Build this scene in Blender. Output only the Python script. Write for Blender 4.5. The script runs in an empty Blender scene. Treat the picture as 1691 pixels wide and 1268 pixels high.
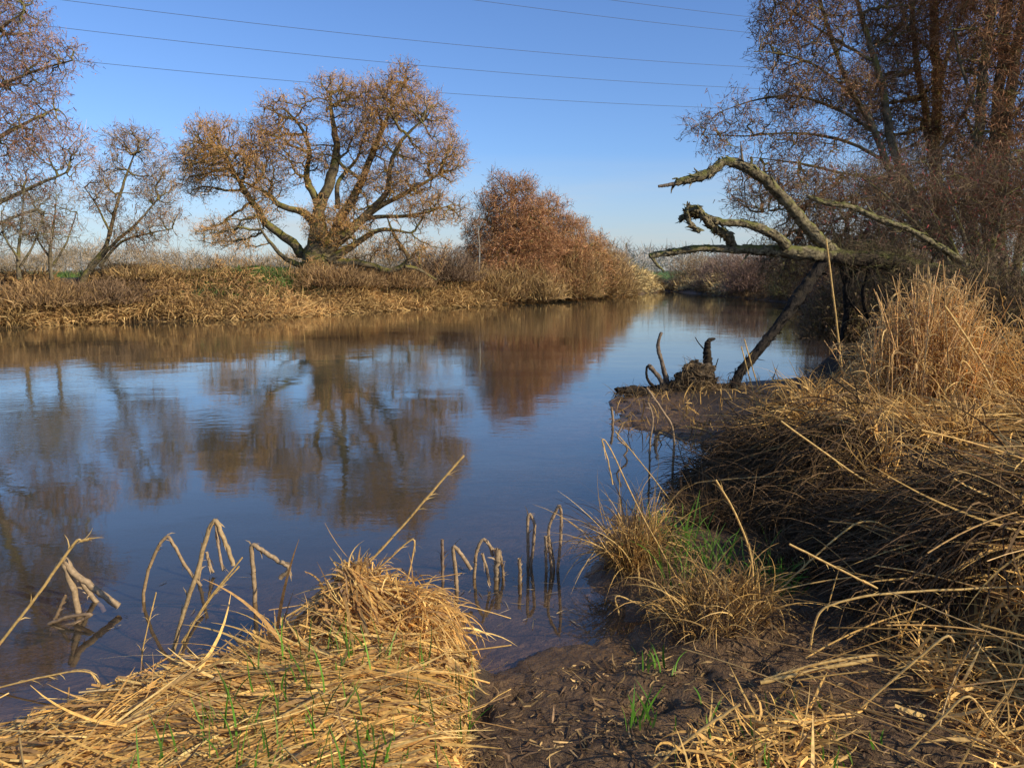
import bpy, math, random, time
import numpy as np
from mathutils import Vector
rng = np.random.default_rng(7)
random.seed(7)
col = bpy.context.scene.collection
H, F, CX, CY = 1.8, 1315.0, 845.5, 634.0
PITCH = math.atan((634 - 447) / F)
cp, sp = math.cos(PITCH), math.sin(PITCH)

# ------------------------------------------------------------------ survey helpers (photo bearing -> place on the site)
def ray(x, y):
    dx, dz = (x - CX) / F, (CY - y) / F
    return np.array([dx, cp + sp * dz, -sp + cp * dz])
def at(x, y, D):
    r = ray(x, y); return np.array([0, 0, H]) + r * (D / r[1])
def gr(x, y, z=0.0):
    r = ray(x, y); return np.array([0, 0, H]) + r * ((z - H) / r[2])

# ------------------------------------------------------------------ noise
def _h(i, j, s):
    n = (i * 374761393 + j * 668265263 + s * 974634777) & 0xffffffff
    n = ((n ^ (n >> 13)) * 1274126177) & 0xffffffff
    return ((n ^ (n >> 16)) & 0xffff) / 65535.0
def vn(x, y, s=0):
    x = np.asarray(x, float); y = np.asarray(y, float)
    i = np.floor(x).astype(np.int64); j = np.floor(y).astype(np.int64)
    u = x - i; v = y - j; u = u * u * (3 - 2 * u); v = v * v * (3 - 2 * v)
    return ((_h(i, j, s) * (1 - u) + _h(i + 1, j, s) * u) * (1 - v) + (_h(i, j + 1, s) * (1 - u) + _h(i + 1, j + 1, s) * u) * v) * 2 - 1
def fbm(x, y, s=0, o=4):
    a, t = 1.0, 0
    for k in range(o):
        t = t + a * vn(x * 2 ** k, y * 2 ** k, s + k * 17); a *= .5
    return t
def sstep(a, b, x):
    t = np.clip((x - a) / (b - a), 0, 1); return t * t * (3 - 2 * t)
def nrm(v):
    return v / np.maximum(np.linalg.norm(v, axis=-1, keepdims=True), 1e-9)
def rdir(n):
    return nrm(rng.normal(size=(n, 3)))

# ------------------------------------------------------------------ mesh helpers
class MB:
    def __init__(s): s.v = []; s.q = []; s.c = []; s.n = 0
    def add(s, v, q, c):
        v = np.asarray(v, float).reshape(-1, 3); q = np.asarray(q, np.int64).reshape(-1, 4)
        c = np.broadcast_to(np.asarray(c, float), (len(v), 3))
        s.v.append(v); s.q.append(q + s.n); s.c.append(c); s.n += len(v)
    def build(s, name, m, parent=None, smooth=True):
        v = np.concatenate(s.v); q = np.concatenate(s.q); c = np.concatenate(s.c)
        me = bpy.data.meshes.new(name)
        me.vertices.add(len(v)); me.loops.add(len(q) * 4); me.polygons.add(len(q))
        o = bpy.data.objects.new(name, me); col.objects.link(o)
        off = np.zeros(3)
        if parent is not None:
            o.parent = parent; off = np.array(parent.location)
        me.vertices.foreach_set('co', (v - off).astype(np.float32).ravel())
        me.loops.foreach_set('vertex_index', q.astype(np.int32).ravel())
        me.polygons.foreach_set('loop_start', np.arange(0, len(q) * 4, 4, dtype=np.int32))
        me.polygons.foreach_set('use_smooth', np.full(len(q), smooth))
        a = me.attributes.new('col', 'FLOAT_COLOR', 'POINT')
        a.data.foreach_set('color', np.hstack([c, np.ones((len(c), 1))]).astype(np.float32).ravel())
        me.update(calc_edges=True)
        me.materials.append(m)
        return o
def tubes(mb, P, R, sides, c, lump=0.0):
    """P (N,K,3) R (N,K) colour (N,3) or (3,)"""
    N, K, _ = P.shape
    T = np.gradient(P, axis=1); T = nrm(T)
    ref = nrm(rdir(N) + 0.001)
    bad = np.abs((ref * T[:, 0]).sum(-1)) > .9
    ref[bad] = ref[bad][:, [1, 2, 0]]
    if N == 1:
        ref = np.array([[.13, -.98, .15]]) if abs(T[0, :, 1]).mean() < .8 else np.array([[.98, .1, .15]])
    U = nrm(ref[:, None] - (ref[:, None] * T).sum(-1, keepdims=True) * T)
    V = np.cross(T, U)
    a = np.arange(sides) / sides * 2 * math.pi
    rr = R[:, :, None]
    if lump:
        rr = rr * (1 + lump * (rng.random((N, K, sides)) - .5) * 2)
    ring = P[:, :, None] + (np.cos(a)[None, None, :, None] * U[:, :, None] + np.sin(a)[None, None, :, None] * V[:, :, None]) * rr[..., None]
    idx = np.arange(N * K * sides).reshape(N, K, sides)
    q = np.stack([idx[:, :-1], np.roll(idx, -1, 2)[:, :-1], np.roll(idx, -1, 2)[:, 1:], idx[:, 1:]], -1)
    cc = np.broadcast_to(np.asarray(c, float).reshape(-1, 1, 1, 3), (N, K, sides, 3)).reshape(-1, 3)
    mb.add(ring.reshape(-1, 3), q.reshape(-1, 4), cc)
def strips(mb, P, W, S, c):
    """ribbons; P (N,K,3), W (N,K) half widths, S (N,K,3) side unit, colour (N,3)/(N,K,3)"""
    N, K, _ = P.shape
    v = np.stack([P - S * W[..., None], P + S * W[..., None]], 2)
    idx = np.arange(N * K * 2).reshape(N, K, 2)
    q = np.stack([idx[:, :-1, 0], idx[:, :-1, 1], idx[:, 1:, 1], idx[:, 1:, 0]], -1)
    c = np.asarray(c, float)
    if c.ndim == 1: c = np.broadcast_to(c, (N, 3))
    if c.ndim == 2: c = c[:, None]
    cc = np.broadcast_to(c[:, :, None], (N, K, 2, 3)).reshape(-1, 3)
    mb.add(v.reshape(-1, 3), q.reshape(-1, 4), cc)
def paths(P0, D0, L, K, droop=0.0, wob=0.15, kink=None, kinkp=0.0, floor=None, lift=None):
    N = len(P0); p = P0.copy(); d = nrm(D0.copy())
    if floor is not None: p[:, 2] = np.maximum(p[:, 2], floor(p[:, 0], p[:, 1]))
    out = [p.copy()]
    L = np.broadcast_to(L, (N,)); droop = np.broadcast_to(droop, (N,))
    kk = rng.integers(1, max(2, K - 1), N); has = rng.random(N) < kinkp
    curl = rng.normal(size=(N, 3)) * wob
    for k in range(1, K):
        p = p + d * (L / (K - 1))[:, None]
        if floor is not None:
            f = floor(p[:, 0], p[:, 1]) + (lift if lift is not None else 0)
            low = p[:, 2] < f
            p[low, 2] = f[low]; d[low, 2] = np.maximum(d[low, 2], -.15)
        out.append(p.copy())
        d = d + curl / (K - 1) * 2; d[:, 2] -= droop / (K - 1)
        m = has & (kk == k)
        if m.any():
            nd = rng.normal(size=(m.sum(), 3)); nd[:, 2] = -np.abs(nd[:, 2]) * 1.1 - .3
            d[m] = nd
        d = nrm(d)
    return np.stack(out, 1)
def blades(mb, P, w, c, flat=0.5, prof='leaf'):
    N, K, _ = P.shape
    T = nrm(np.gradient(P, axis=1))
    up = nrm(rdir(N) + np.array([0, -.3, flat * 2.2]))[:, None]
    S = nrm(np.cross(T, np.broadcast_to(up, T.shape)))
    t = np.linspace(0, 1, K)
    pr = {'leaf': np.minimum(1, .55 + t * 1.6) * (1 - t ** 2.2 * .93), 'stem': 1 - .55 * t, 'twig': 1 - .8 * t}[prof]
    strips(mb, P, (np.broadcast_to(w, (N,)) / 2)[:, None] * pr[None], S, c)
def pal(n, cols, var=.18):
    cols = np.array(cols); i = rng.integers(0, len(cols), n); j = rng.integers(0, len(cols), n)
    t = rng.random((n, 1)); c = cols[i] * t + cols[j] * (1 - t)
    return c * np.exp(rng.normal(size=(n, 1)) * var)
def crom(pts, n):
    """smooth polyline through pts (M,4) -> n samples per span"""
    P = np.asarray(pts, float); P = np.vstack([2 * P[0] - P[1], P, 2 * P[-1] - P[-2]])
    out = []
    for i in range(1, len(P) - 2):
        for t in np.arange(n) / n:
            a, b, c_, d = P[i - 1], P[i], P[i + 1], P[i + 2]
            out.append(.5 * (2 * b + (c_ - a) * t + (2 * a - 5 * b + 4 * c_ - d) * t * t + (3 * b - a - 3 * c_ + d) * t ** 3))
    out.append(P[-2]); out = np.array(out); out[:, 3:] = np.maximum(out[:, 3:], .001)
    return out

# ------------------------------------------------------------------ object helpers
def tag(o, label=None, cat=None, group=None, kind=None):
    if label: o['label'] = label
    if cat: o['category'] = cat
    if group: o['group'] = group
    if kind: o['kind'] = kind
    return o
def empty(name, loc, label, cat, group=None):
    o = bpy.data.objects.new(name, None); col.objects.link(o)
    o.location = [float(a) for a in loc]; o.empty_display_size = .2
    return tag(o, label, cat, group)

# ------------------------------------------------------------------ materials
def newmat(name):
    m = bpy.data.materials.new(name); m.use_nodes = True
    nt = m.node_tree; nt.nodes.clear()
    return m, nt, nt.nodes, nt.links
def N_(nt, t, **k):
    n = nt.nodes.new(t)
    for a, b in k.items(): setattr(n, a, b)
    return n
def mat_attr(name, rough=.7, trans=.0, nscale=30, namt=.35, spec=.25):
    m, nt, nd, ln = newmat(name)
    out = N_(nt, 'ShaderNodeOutputMaterial'); at_ = N_(nt, 'ShaderNodeAttribute', attribute_name='col')
    geo = N_(nt, 'ShaderNodeNewGeometry')
    no = N_(nt, 'ShaderNodeTexNoise'); no.inputs['Scale'].default_value = nscale; no.inputs['Detail'].default_value = 3
    ln.new(geo.outputs['Position'], no.inputs['Vector'])
    mr = N_(nt, 'ShaderNodeMapRange'); mr.inputs[1].default_value = .3; mr.inputs[2].default_value = .7
    mr.inputs[3].default_value = 1 - namt; mr.inputs[4].default_value = 1 + namt
    ln.new(no.outputs[0], mr.inputs[0])
    vm = N_(nt, 'ShaderNodeVectorMath', operation='SCALE')
    ln.new(at_.outputs['Color'], vm.inputs[0]); ln.new(mr.outputs[0], vm.inputs['Scale'])
    b = N_(nt, 'ShaderNodeBsdfPrincipled'); b.inputs['Roughness'].default_value = rough
    b.inputs['Specular IOR Level'].default_value = spec
    ln.new(vm.outputs[0], b.inputs['Base Color'])
    if trans:
        tr = N_(nt, 'ShaderNodeBsdfTranslucent'); ln.new(vm.outputs[0], tr.inputs[0])
        mx = N_(nt, 'ShaderNodeMixShader'); mx.inputs[0].default_value = trans
        ln.new(b.outputs[0], mx.inputs[1]); ln.new(tr.outputs[0], mx.inputs[2]); ln.new(mx.outputs[0], out.inputs[0])
    else:
        ln.new(b.outputs[0], out.inputs[0])
    return m
def mat_bark(name, c1, c2, moss, mossamt=.5, scale=9, bump=.6):
    m, nt, nd, ln = newmat(name)
    out = N_(nt, 'ShaderNodeOutputMaterial'); geo = N_(nt, 'ShaderNodeNewGeometry')
    n1 = N_(nt, 'ShaderNodeTexNoise'); n1.inputs['Scale'].default_value = scale; n1.inputs['Detail'].default_value = 8; n1.inputs['Roughness'].default_value = .65
    ln.new(geo.outputs['Position'], n1.inputs['Vector'])
    r1 = N_(nt, 'ShaderNodeValToRGB'); r1.color_ramp.elements[0].position = .35; r1.color_ramp.elements[1].position = .66
    r1.color_ramp.elements[0].color = (*c1, 1); r1.color_ramp.elements[1].color = (*c2, 1)
    ln.new(n1.outputs[0], r1.inputs[0])
    n2 = N_(nt, 'ShaderNodeTexNoise'); n2.inputs['Scale'].default_value = scale * .35; n2.inputs['Detail'].default_value = 5
    ln.new(geo.outputs['Position'], n2.inputs['Vector'])
    sx = N_(nt, 'ShaderNodeSeparateXYZ'); ln.new(geo.outputs['Normal'], sx.inputs[0])
    ad = N_(nt, 'ShaderNodeMath', operation='MULTIPLY_ADD'); ad.inputs[1].default_value = .22; ln.new(sx.outputs['Z'], ad.inputs[0]); ln.new(n2.outputs[0], ad.inputs[2])
    mr = N_(nt, 'ShaderNodeMapRange'); mr.inputs[1].default_value = .62 - mossamt * .25; mr.inputs[2].default_value = .78 - mossamt * .2
    ln.new(ad.outputs[0], mr.inputs[0])
    mx = N_(nt, 'ShaderNodeMix', data_type='RGBA'); ln.new(mr.outputs[0], mx.inputs[0]); ln.new(r1.outputs[0], mx.inputs[6]); mx.inputs[7].default_value = (*moss, 1)
    b = N_(nt, 'ShaderNodeBsdfPrincipled'); b.inputs['Roughness'].default_value = .9; b.inputs['Specular IOR Level'].default_value = .2
    ln.new(mx.outputs[2], b.inputs['Base Color'])
    n3 = N_(nt, 'ShaderNodeTexNoise'); n3.inputs['Scale'].default_value = scale * 4; n3.inputs['Detail'].default_value = 6
    ln.new(geo.outputs['Position'], n3.inputs['Vector'])
    bp = N_(nt, 'ShaderNodeBump'); bp.inputs['Strength'].default_value = bump; bp.inputs['Distance'].default_value = .03
    ln.new(n3.outputs[0], bp.inputs['Height']); ln.new(bp.outputs[0], b.inputs['Normal']); ln.new(b.outputs[0], out.inputs[0])
    return m
M_straw = mat_attr('dry_reed', .6, .26, 60, .3)
M_dull = mat_attr('old_reed', .8, .1, 40, .35, .1)
M_grass = mat_attr('green_blade', .5, .35, 20, .2)
M_twig = mat_attr('twig', .85, .12, 3, .25, .1)
M_bark = mat_bark('mossy_bark', (.06, .045, .028), (.24, .18, .10), (.20, .17, .04), .45)
M_barkR = mat_bark('alder_bark', (.06, .045, .028), (.27, .21, .12), (.24, .21, .05), .5)
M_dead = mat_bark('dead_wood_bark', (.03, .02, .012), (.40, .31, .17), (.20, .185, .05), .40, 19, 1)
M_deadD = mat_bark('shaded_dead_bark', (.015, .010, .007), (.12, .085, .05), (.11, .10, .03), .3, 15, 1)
M_darkwood = mat_bark('dark_wood', (.009, .007, .005), (.045, .032, .022), (.05, .035, .02), .1, 12)  # near-black brown for leaning limb, hanging roots, log and snags
M_pale = mat_bark('grey_snag_wood', (.10, .07, .05), (.30, .22, .15), (.2, .15, .1), .1, 20)
M_rotten = mat_attr('sodden_reed', .65, .0, 70, .5, .3)

def ground_mat():
    m, nt, nd, ln = newmat('muddy_ground')
    out = N_(nt, 'ShaderNodeOutputMaterial'); a = N_(nt, 'ShaderNodeAttribute', attribute_name='col'); geo = N_(nt, 'ShaderNodeNewGeometry')
    n1 = N_(nt, 'ShaderNodeTexNoise'); n1.inputs['Scale'].default_value = 5; n1.inputs['Detail'].default_value = 9; n1.inputs['Roughness'].default_value = .7
    ln.new(geo.outputs['Position'], n1.inputs['Vector'])
    mr = N_(nt, 'ShaderNodeMapRange'); mr.inputs[1].default_value = .3; mr.inputs[2].default_value = .7; mr.inputs[3].default_value = .5; mr.inputs[4].default_value = 1.5
    ln.new(n1.outputs[0], mr.inputs[0])
    vm = N_(nt, 'ShaderNodeVectorMath', operation='SCALE'); ln.new(a.outputs['Color'], vm.inputs[0]); ln.new(mr.outputs[0], vm.inputs['Scale'])
    b = N_(nt, 'ShaderNodeBsdfPrincipled'); ln.new(vm.outputs[0], b.inputs['Base Color'])
    sx = N_(nt, 'ShaderNodeSeparateXYZ'); ln.new(geo.outputs['Position'], sx.inputs[0])
    rr = N_(nt, 'ShaderNodeMapRange'); rr.inputs[1].default_value = .0; rr.inputs[2].default_value = .22; rr.inputs[3].default_value = .34; rr.inputs[4].default_value = .85
    ln.new(sx.outputs['Z'], rr.inputs[0]); ln.new(rr.outputs[0], b.inputs['Roughness'])
    b.inputs['Specular IOR Level'].default_value = .35
    n2 = N_(nt, 'ShaderNodeTexNoise'); n2.inputs['Scale'].default_value = 22; n2.inputs['Detail'].default_value = 8; n2.inputs['Roughness'].default_value = .62
    ln.new(geo.outputs['Position'], n2.inputs['Vector'])
    bp = N_(nt, 'ShaderNodeBump'); bp.inputs['Strength'].default_value = 1; bp.inputs['Distance'].default_value = .045
    ln.new(n2.outputs[0], bp.inputs['Height']); ln.new(bp.outputs[0], b.inputs['Normal']); ln.new(b.outputs[0], out.inputs[0])
    return m
M_ground = ground_mat()

def water_mat():
    m, nt, nd, ln = newmat('river_water')
    out = N_(nt, 'ShaderNodeOutputMaterial'); a = N_(nt, 'ShaderNodeAttribute', attribute_name='col')
    sc = N_(nt, 'ShaderNodeSeparateColor'); ln.new(a.outputs['Color'], sc.inputs[0])
    geo = N_(nt, 'ShaderNodeNewGeometry')
    def noise(sx_, sy_, s, d, rgh=.5):
        mp = N_(nt, 'ShaderNodeMapping'); mp.inputs['Scale'].default_value = (sx_, sy_, 1); ln.new(geo.outputs['Position'], mp.inputs[0])
        n = N_(nt, 'ShaderNodeTexNoise'); n.inputs['Scale'].default_value = s; n.inputs['Detail'].default_value = d; n.inputs['Roughness'].default_value = rgh
        ln.new(mp.outputs[0], n.inputs['Vector']); return n
    nb = noise(.8, 1.0, 1.1, 2); nf = noise(.7, 1.3, 6.5, 3, .6); patch = noise(.35, .5, .55, 3)
    # patches of breeze
    pr = N_(nt, 'ShaderNodeMapRange'); pr.inputs[1].default_value = .42; pr.inputs[2].default_value = .62; pr.inputs[3].default_value = .25; pr.inputs[4].default_value = 1.0
    ln.new(patch.outputs[0], pr.inputs[0])
    st = N_(nt, 'ShaderNodeMath', operation='MULTIPLY'); ln.new(pr.outputs[0], st.inputs[0]); ln.new(sc.outputs[2], st.inputs[1])
    b1 = N_(nt, 'ShaderNodeBump'); b1.inputs['Distance'].default_value = .005; ln.new(sc.outputs[2], b1.inputs['Strength']); ln.new(nb.outputs[0], b1.inputs['Height'])
    b2 = N_(nt, 'ShaderNodeBump'); b2.inputs['Distance'].default_value = .0028; ln.new(st.outputs[0], b2.inputs['Strength'])
    ln.new(nf.outputs[0], b2.inputs['Height']); ln.new(b1.outputs[0], b2.inputs['Normal'])
    gl = N_(nt, 'ShaderNodeBsdfGlossy'); gl.inputs['Roughness'].default_value = .03; gl.inputs['Color'].default_value = (.98, .96, .90, 1); ln.new(b2.outputs[0], gl.inputs['Normal'])
    df = N_(nt, 'ShaderNodeBsdfDiffuse'); df.inputs[0].default_value = (.07, .064, .042, 1)
    tr = N_(nt, 'ShaderNodeBsdfTransparent'); tr.inputs[0].default_value = (.92, .86, .78, 1)
    mx = N_(nt, 'ShaderNodeMixShader'); ln.new(sc.outputs[0], mx.inputs[0]); ln.new(df.outputs[0], mx.inputs[1]); ln.new(tr.outputs[0], mx.inputs[2])
    lw = N_(nt, 'ShaderNodeLayerWeight'); lw.inputs['Blend'].default_value = .5; ln.new(b2.outputs[0], lw.inputs['Normal'])
    pw = N_(nt, 'ShaderNodeMath', operation='POWER'); ln.new(lw.outputs['Facing'], pw.inputs[0]); pw.inputs[1].default_value = 4.0
    fr = N_(nt, 'ShaderNodeMath', operation='MULTIPLY_ADD'); ln.new(pw.outputs[0], fr.inputs[0]); fr.inputs[1].default_value = .95; fr.inputs[2].default_value = .04
    m2 = N_(nt, 'ShaderNodeMixShader'); ln.new(fr.outputs[0], m2.inputs[0]); ln.new(mx.outputs[0], m2.inputs[1]); ln.new(gl.outputs[0], m2.inputs[2])
    ln.new(m2.outputs[0], out.inputs[0])
    return m
M_water = water_mat()

# ------------------------------------------------------------------ terrain
HB = [(0, 1185, .15), (110, 1150, .15), (240, 1118, .15), (400, 1062, .13), (540, 1012, .12), (650, 995, .1), (700, 1030, .06), (735, 1085, .03), (785, 1120, .0)]
near = [(-6.5, 2.0), (-3.6, 2.4)] + [tuple(gr(*q)[:2]) for q in HB] + [tuple(gr(x, y)[:2]) for x, y in [(850, 1085), (920, 1066), (1000, 1056), (1050, 1040), (1062, 1010), (1030, 975), (1005, 930), (1020, 900), (1090, 865), (1180, 850), (1215, 800), (1205, 745), (1120, 722), (1050, 708), (1012, 672), (1010, 655), (1080, 640), (1200, 634), (1330, 628), (1430, 622)]]
rightb = [(7.4, 13.6), (9.2, 17), (11.0, 24), (14.0, 36), (15.8, 46)] + [tuple(gr(x, y)[:2]) for x, y in [(1190, 489), (1150, 485), (1100, 481)]]
farb = [tuple(gr(x, y)[:2]) for x, y in [(1050, 486), (1000, 490), (930, 494), (860, 500), (800, 505), (700, 510), (560, 518), (440, 526), (300, 530), (150, 534), (0, 542)]]
poly = np.array([(-60, -6.0)] + near + rightb + farb + [(-20, 21.5), (-30, 14), (-64, 5)])
def segd(x, y, P, closed=True):
    d = np.full(x.shape, 1e9); n = len(P)
    inside = np.zeros(x.shape, bool)
    for i in range(n if closed else n - 1):
        a, b = P[i], P[(i + 1) % n]; ab = b - a
        t = np.clip(((x - a[0]) * ab[0] + (y - a[1]) * ab[1]) / (ab @ ab), 0, 1)
        d = np.minimum(d, np.hypot(x - a[0] - t * ab[0], y - a[1] - t * ab[1]))
        if closed:
            c = ((a[1] > y) != (b[1] > y)) & (x < (b[0] - a[0]) * (y - a[1]) / (b[1] - a[1] + 1e-12) + a[0])
            inside ^= c
    return d, inside
mound_poly = np.array([(-3.6, 2.4)] + [gr(*q)[:2] for q in HB] + [gr(x, y)[:2] for x, y in [(775, 1200), (770, 1400), (760, 1700)]] + [(-.15, 0.9), (-6, .6), (-6.5, 2.0)])
def height(x, y):
    jx = x + .08 * vn(x * 2.3, y * 2.3, 5) * np.minimum(1, y / 4 + .2); jy = y + .08 * vn(x * 2.3, y * 2.3, 9)
    d, ins = segd(jx, jy, poly)
    farw = sstep(12, 19, y)
    # river bed
    bed = -np.where(farw > .5, np.minimum(d * .5, 1.2), np.minimum(d * .14 + .25 * sstep(1.2, 4, d), 1.2))
    # land
    left = (x < 2 + .35 * np.maximum(y - 40, 0)) & (y > 14)
    nearh = .02 + .11 * (1 - np.exp(-d / .8)) + .02 * np.minimum(d, 3)
    farh = np.where(left, 1.5, 1.15) * sstep(-.3, 2.4, d + .3 * vn(x * .9, y * .9, 3)) + .05 * fbm(x * .6, y * .6, 4)
    land = nearh * (1 - farw) + farh * farw
    # right bank
    e = 1.95 + .16 * np.sin(y * 1.7) + .12 * vn(y * 1.3, x * .2, 8) - .2 * sstep(4, 5, y) * sstep(7.5, 6.5, y) + 1.5 * sstep(6.3, 7.3, y) + 1.4 * sstep(8.0, 11.5, y) + .35 * sstep(3.4, 2.4, y)
    rb = sstep(0, .55, x - e) * .48 + sstep(3.6, 7, x) * .25
    rb = rb * sstep(15, 11, y)
    land = np.maximum(land, np.where(ins, 0, rb * (1 + .42 * fbm(x * 1.7, y * 1.7, 11, 3)) + nearh))
    h = np.where(ins, bed, land)
    # reed heap
    dm, im = segd(jx, jy, mound_poly)
    mm = np.where(im, .13 * (1 - np.exp(-dm / .16)), 0)
    pk = .20 * np.exp(-((x + .74) / .30) ** 2 - ((y - 3.55) / .30) ** 2) + .05 * np.exp(-((x + 1.3) / .4) ** 2 - ((y - 2.9) / .25) ** 2)
    h = h + np.where(im, mm + pk * sstep(0, .22, dm) + .03 * fbm(x * 3, y * 3, 21), 0)
    # tussocks
    for (tx, ty, r, z) in [(.72, 4.5, .22, .16), (1.0, 3.75, .26, .10), (1.05, 4.7, .35, .10)]:
        h = h + z * np.exp(-((x - tx) ** 2 + (y - ty) ** 2) / r ** 2)
    # clods and prints in the mud
    mud = (1 - farw) * np.where(ins, sstep(.9, .1, d), 1) * sstep(3, 2, x - 0)
    h = h + mud * (.014 * fbm(x * 5, y * 5, 31, 5) + .012 * np.abs(vn(x * 19, y * 17, 33)) - .032 * sstep(.35, .6, vn(x * 8.5, y * 6.5, 35)) * (vn(x * 2.1, y * 2.1, 36) > -.2) + .006 * vn(x * 21, y * 21, 39) + .025 * fbm(x * 1.6, y * 1.6, 37, 2))
    h = h + .25 * sstep(120, 400, np.hypot(x, y)) + .38 * np.exp(-((x + 12.0) / 3.2) ** 2 - ((y - 37.5) / 2.5) ** 2)
    return h, d, ins, im
def axis(segs, lo, hi, g=1.045):
    a = []
    for s, e, st in segs: a += list(np.arange(s, e, st))
    a.append(segs[-1][1]); st = segs[-1][2]; v = a[-1]
    while v < hi: st *= g; v += st; a.append(v)
    st = segs[0][2]; v = a[0]; pre = []
    while v > lo: st *= g; v -= st; pre.append(v)
    return np.array(pre[::-1] + a)
gx = axis([(-4, -1, .05), (-1, 2.4, .022), (2.4, 5, .05)], -900, 900)
gy = axis([(1.0, 1.9, .05), (1.9, 4.9, .022), (4.9, 12, .06)], -60, 1500)
GX, GY = np.meshgrid(gx, gy)
HH, DD, INS, IM = height(GX, GY)
def floor(x, y):
    i = np.clip(np.searchsorted(gx, x) - 1, 0, len(gx) - 2); j = np.clip(np.searchsorted(gy, y) - 1, 0, len(gy) - 2)
    u = np.clip((x - gx[i]) / (gx[i + 1] - gx[i]), 0, 1); v = np.clip((y - gy[j]) / (gy[j + 1] - gy[j]), 0, 1)
    return (HH[j, i] * (1 - u) + HH[j, i + 1] * u) * (1 - v) + (HH[j + 1, i] * (1 - u) + HH[j + 1, i + 1] * u) * v
def fz(x, y): return float(floor(np.array([x]), np.array([y]))[0])
mudc = np.array([.15, .082, .034]); litter = np.array([.045, .028, .015]); green = np.array([.09, .17, .03]); bankc = np.array([.07, .05, .025])
w_far = sstep(14, 18, GY)[..., None]; w_field = (np.maximum(sstep(2.2, 3.6, DD + .5 * fbm(GX * .4, GY * .4, 2)), 1.3 * np.exp(-((GX + 11.0) / 2.2) ** 2 - ((GY - 34) / 3) ** 2)) * sstep(18, 22, GY))[..., None]
w_rb = sstep(2.0, 2.6, GX)[..., None]
C = mudc * (1 - w_rb) + litter * w_rb
C = C * (1 - w_far) + bankc * w_far
w_field = np.minimum(w_field, 1); C = C * (1 - w_field) + green * w_field
nz = fbm(GX * 1.5, GY * 1.5, 40)[..., None]; C = C * (1 + .18 * nz)
C = np.where(INS[..., None], np.array([.17, .10, .052]), C)
C = np.where(IM[..., None], np.array([.10, .06, .025]), C)
mb = MB(); idx = np.arange(GX.size).reshape(GX.shape)
mb.add(np.stack([GX, GY, HH], -1).reshape(-1, 3), np.stack([idx[:-1, :-1], idx[:-1, 1:], idx[1:, 1:], idx[1:, :-1]], -1).reshape(-1, 4), C.reshape(-1, 3))
tag(mb.build('ground', M_ground), kind='structure')
# water sheet
wx = axis([(-6, 5, .12)], -70, 40); wy = axis([(1.5, 13, .12)], -8, 110)
WX, WY = np.meshgrid(wx, wy)
wz = floor(WX.ravel(), WY.ravel()).reshape(WX.shape)
dep = np.maximum(-wz, 0)
clear = np.exp(-dep / .38)
rip = .25 + .55 * sstep(3.5, 9, WY) + .2 * sstep(2, -3, WX)
mb = MB(); idx = np.arange(WX.size).reshape(WX.shape)
keep = (np.minimum.reduce([wz[:-1, :-1], wz[1:, :-1], wz[:-1, 1:], wz[1:, 1:]]) < .1).ravel()
q = np.stack([idx[:-1, :-1], idx[:-1, 1:], idx[1:, 1:], idx[1:, :-1]], -1).reshape(-1, 4)[keep]
mb.add(np.stack([WX, WY, WX * 0], -1).reshape(-1, 3), q, np.stack([clear, clear, rip], -1).reshape(-1, 3))
tag(mb.build('river_water', M_water), kind='structure')

# ------------------------------------------------------------------ trees
def limb_pts(px, D, dw=.0):
    """px rows: x, y, radius(m) [, depth offset]"""
    out = []
    for k, r in enumerate(px):
        p = at(r[0], r[1], D + (r[3] if len(r) > 3 else dw * k)); out.append([*p, r[2]])
    return np.array(out)
def limb_mesh(mb, pts, sides=8, n=5, lump=.1, wob=.3, c=(.1, .1, .1)):
    S = crom(pts, n); m = len(S)
    j = rng.normal(size=(m, 3)) * S[:, 3:4] * wob; j[0] = 0
    S[:, :3] += j
    tubes(mb, S[None, :, :3], S[None, :, 3], sides, c, lump)
    tip = S[-1]; b = S[-2]; dirn = nrm((tip[:3] - b[:3])[None])[0]
    tubes(mb, np.array([[tip[:3], tip[:3] + dirn * tip[3] * .3]]), np.array([[tip[3], .0005]]), sides, c)
    return S
def grow(nodes, attr, step, infl, kill, iters=70, up=.1):
    n0 = len(nodes); cap = n0 + 12000
    P = np.zeros((cap, 3)); P[:n0] = nodes; par = np.full(cap, -1); nch = np.zeros(cap, int); nch[:n0] = 5; n = n0
    near_ = np.zeros(len(attr), int); dist = np.full(len(attr), 1e9)
    def upd(a, b):
        nonlocal near_, dist
        for s in range(a, b, 400):
            e = min(b, s + 400)
            dm = np.linalg.norm(attr[:, None] - P[None, s:e], axis=2); k = dm.argmin(1); dd = dm[np.arange(len(attr)), k]
            m = dd < dist; dist[m] = dd[m]; near_[m] = k[m] + s
    cap_ = cap; upd(0, n)
    for it in range(iters):
        al = dist > kill
        attr = attr[al]; near_ = near_[al]; dist = dist[al]
        act = dist < infl
        if not act.any(): break
        acc = np.zeros((n, 3)); np.add.at(acc, near_[act], nrm(attr[act] - P[near_[act]]))
        ai = rng.permutation(np.where(act)[0]); pick = np.zeros(n, int); pick[near_[ai]] = ai
        g = np.where((np.abs(acc).sum(1) > 0) & (nch[:n] < 9))[0]
        if len(g) == 0: break
        if n + len(g) > cap: g = rng.permutation(g)[:cap - n]
        if len(g) == 0: break
        d = nrm(nrm(acc[g]) + .8 * nrm(attr[pick[g]] - P[g]) + np.array([0, 0, up]) + rng.normal(size=(len(g), 3)) * .22)
        P[n:n + len(g)] = P[g] + d * step; par[n:n + len(g)] = g; nch[g] += 1
        a = n; n += len(g); upd(a, n)
    return P[:n], par[:n], n0
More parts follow.
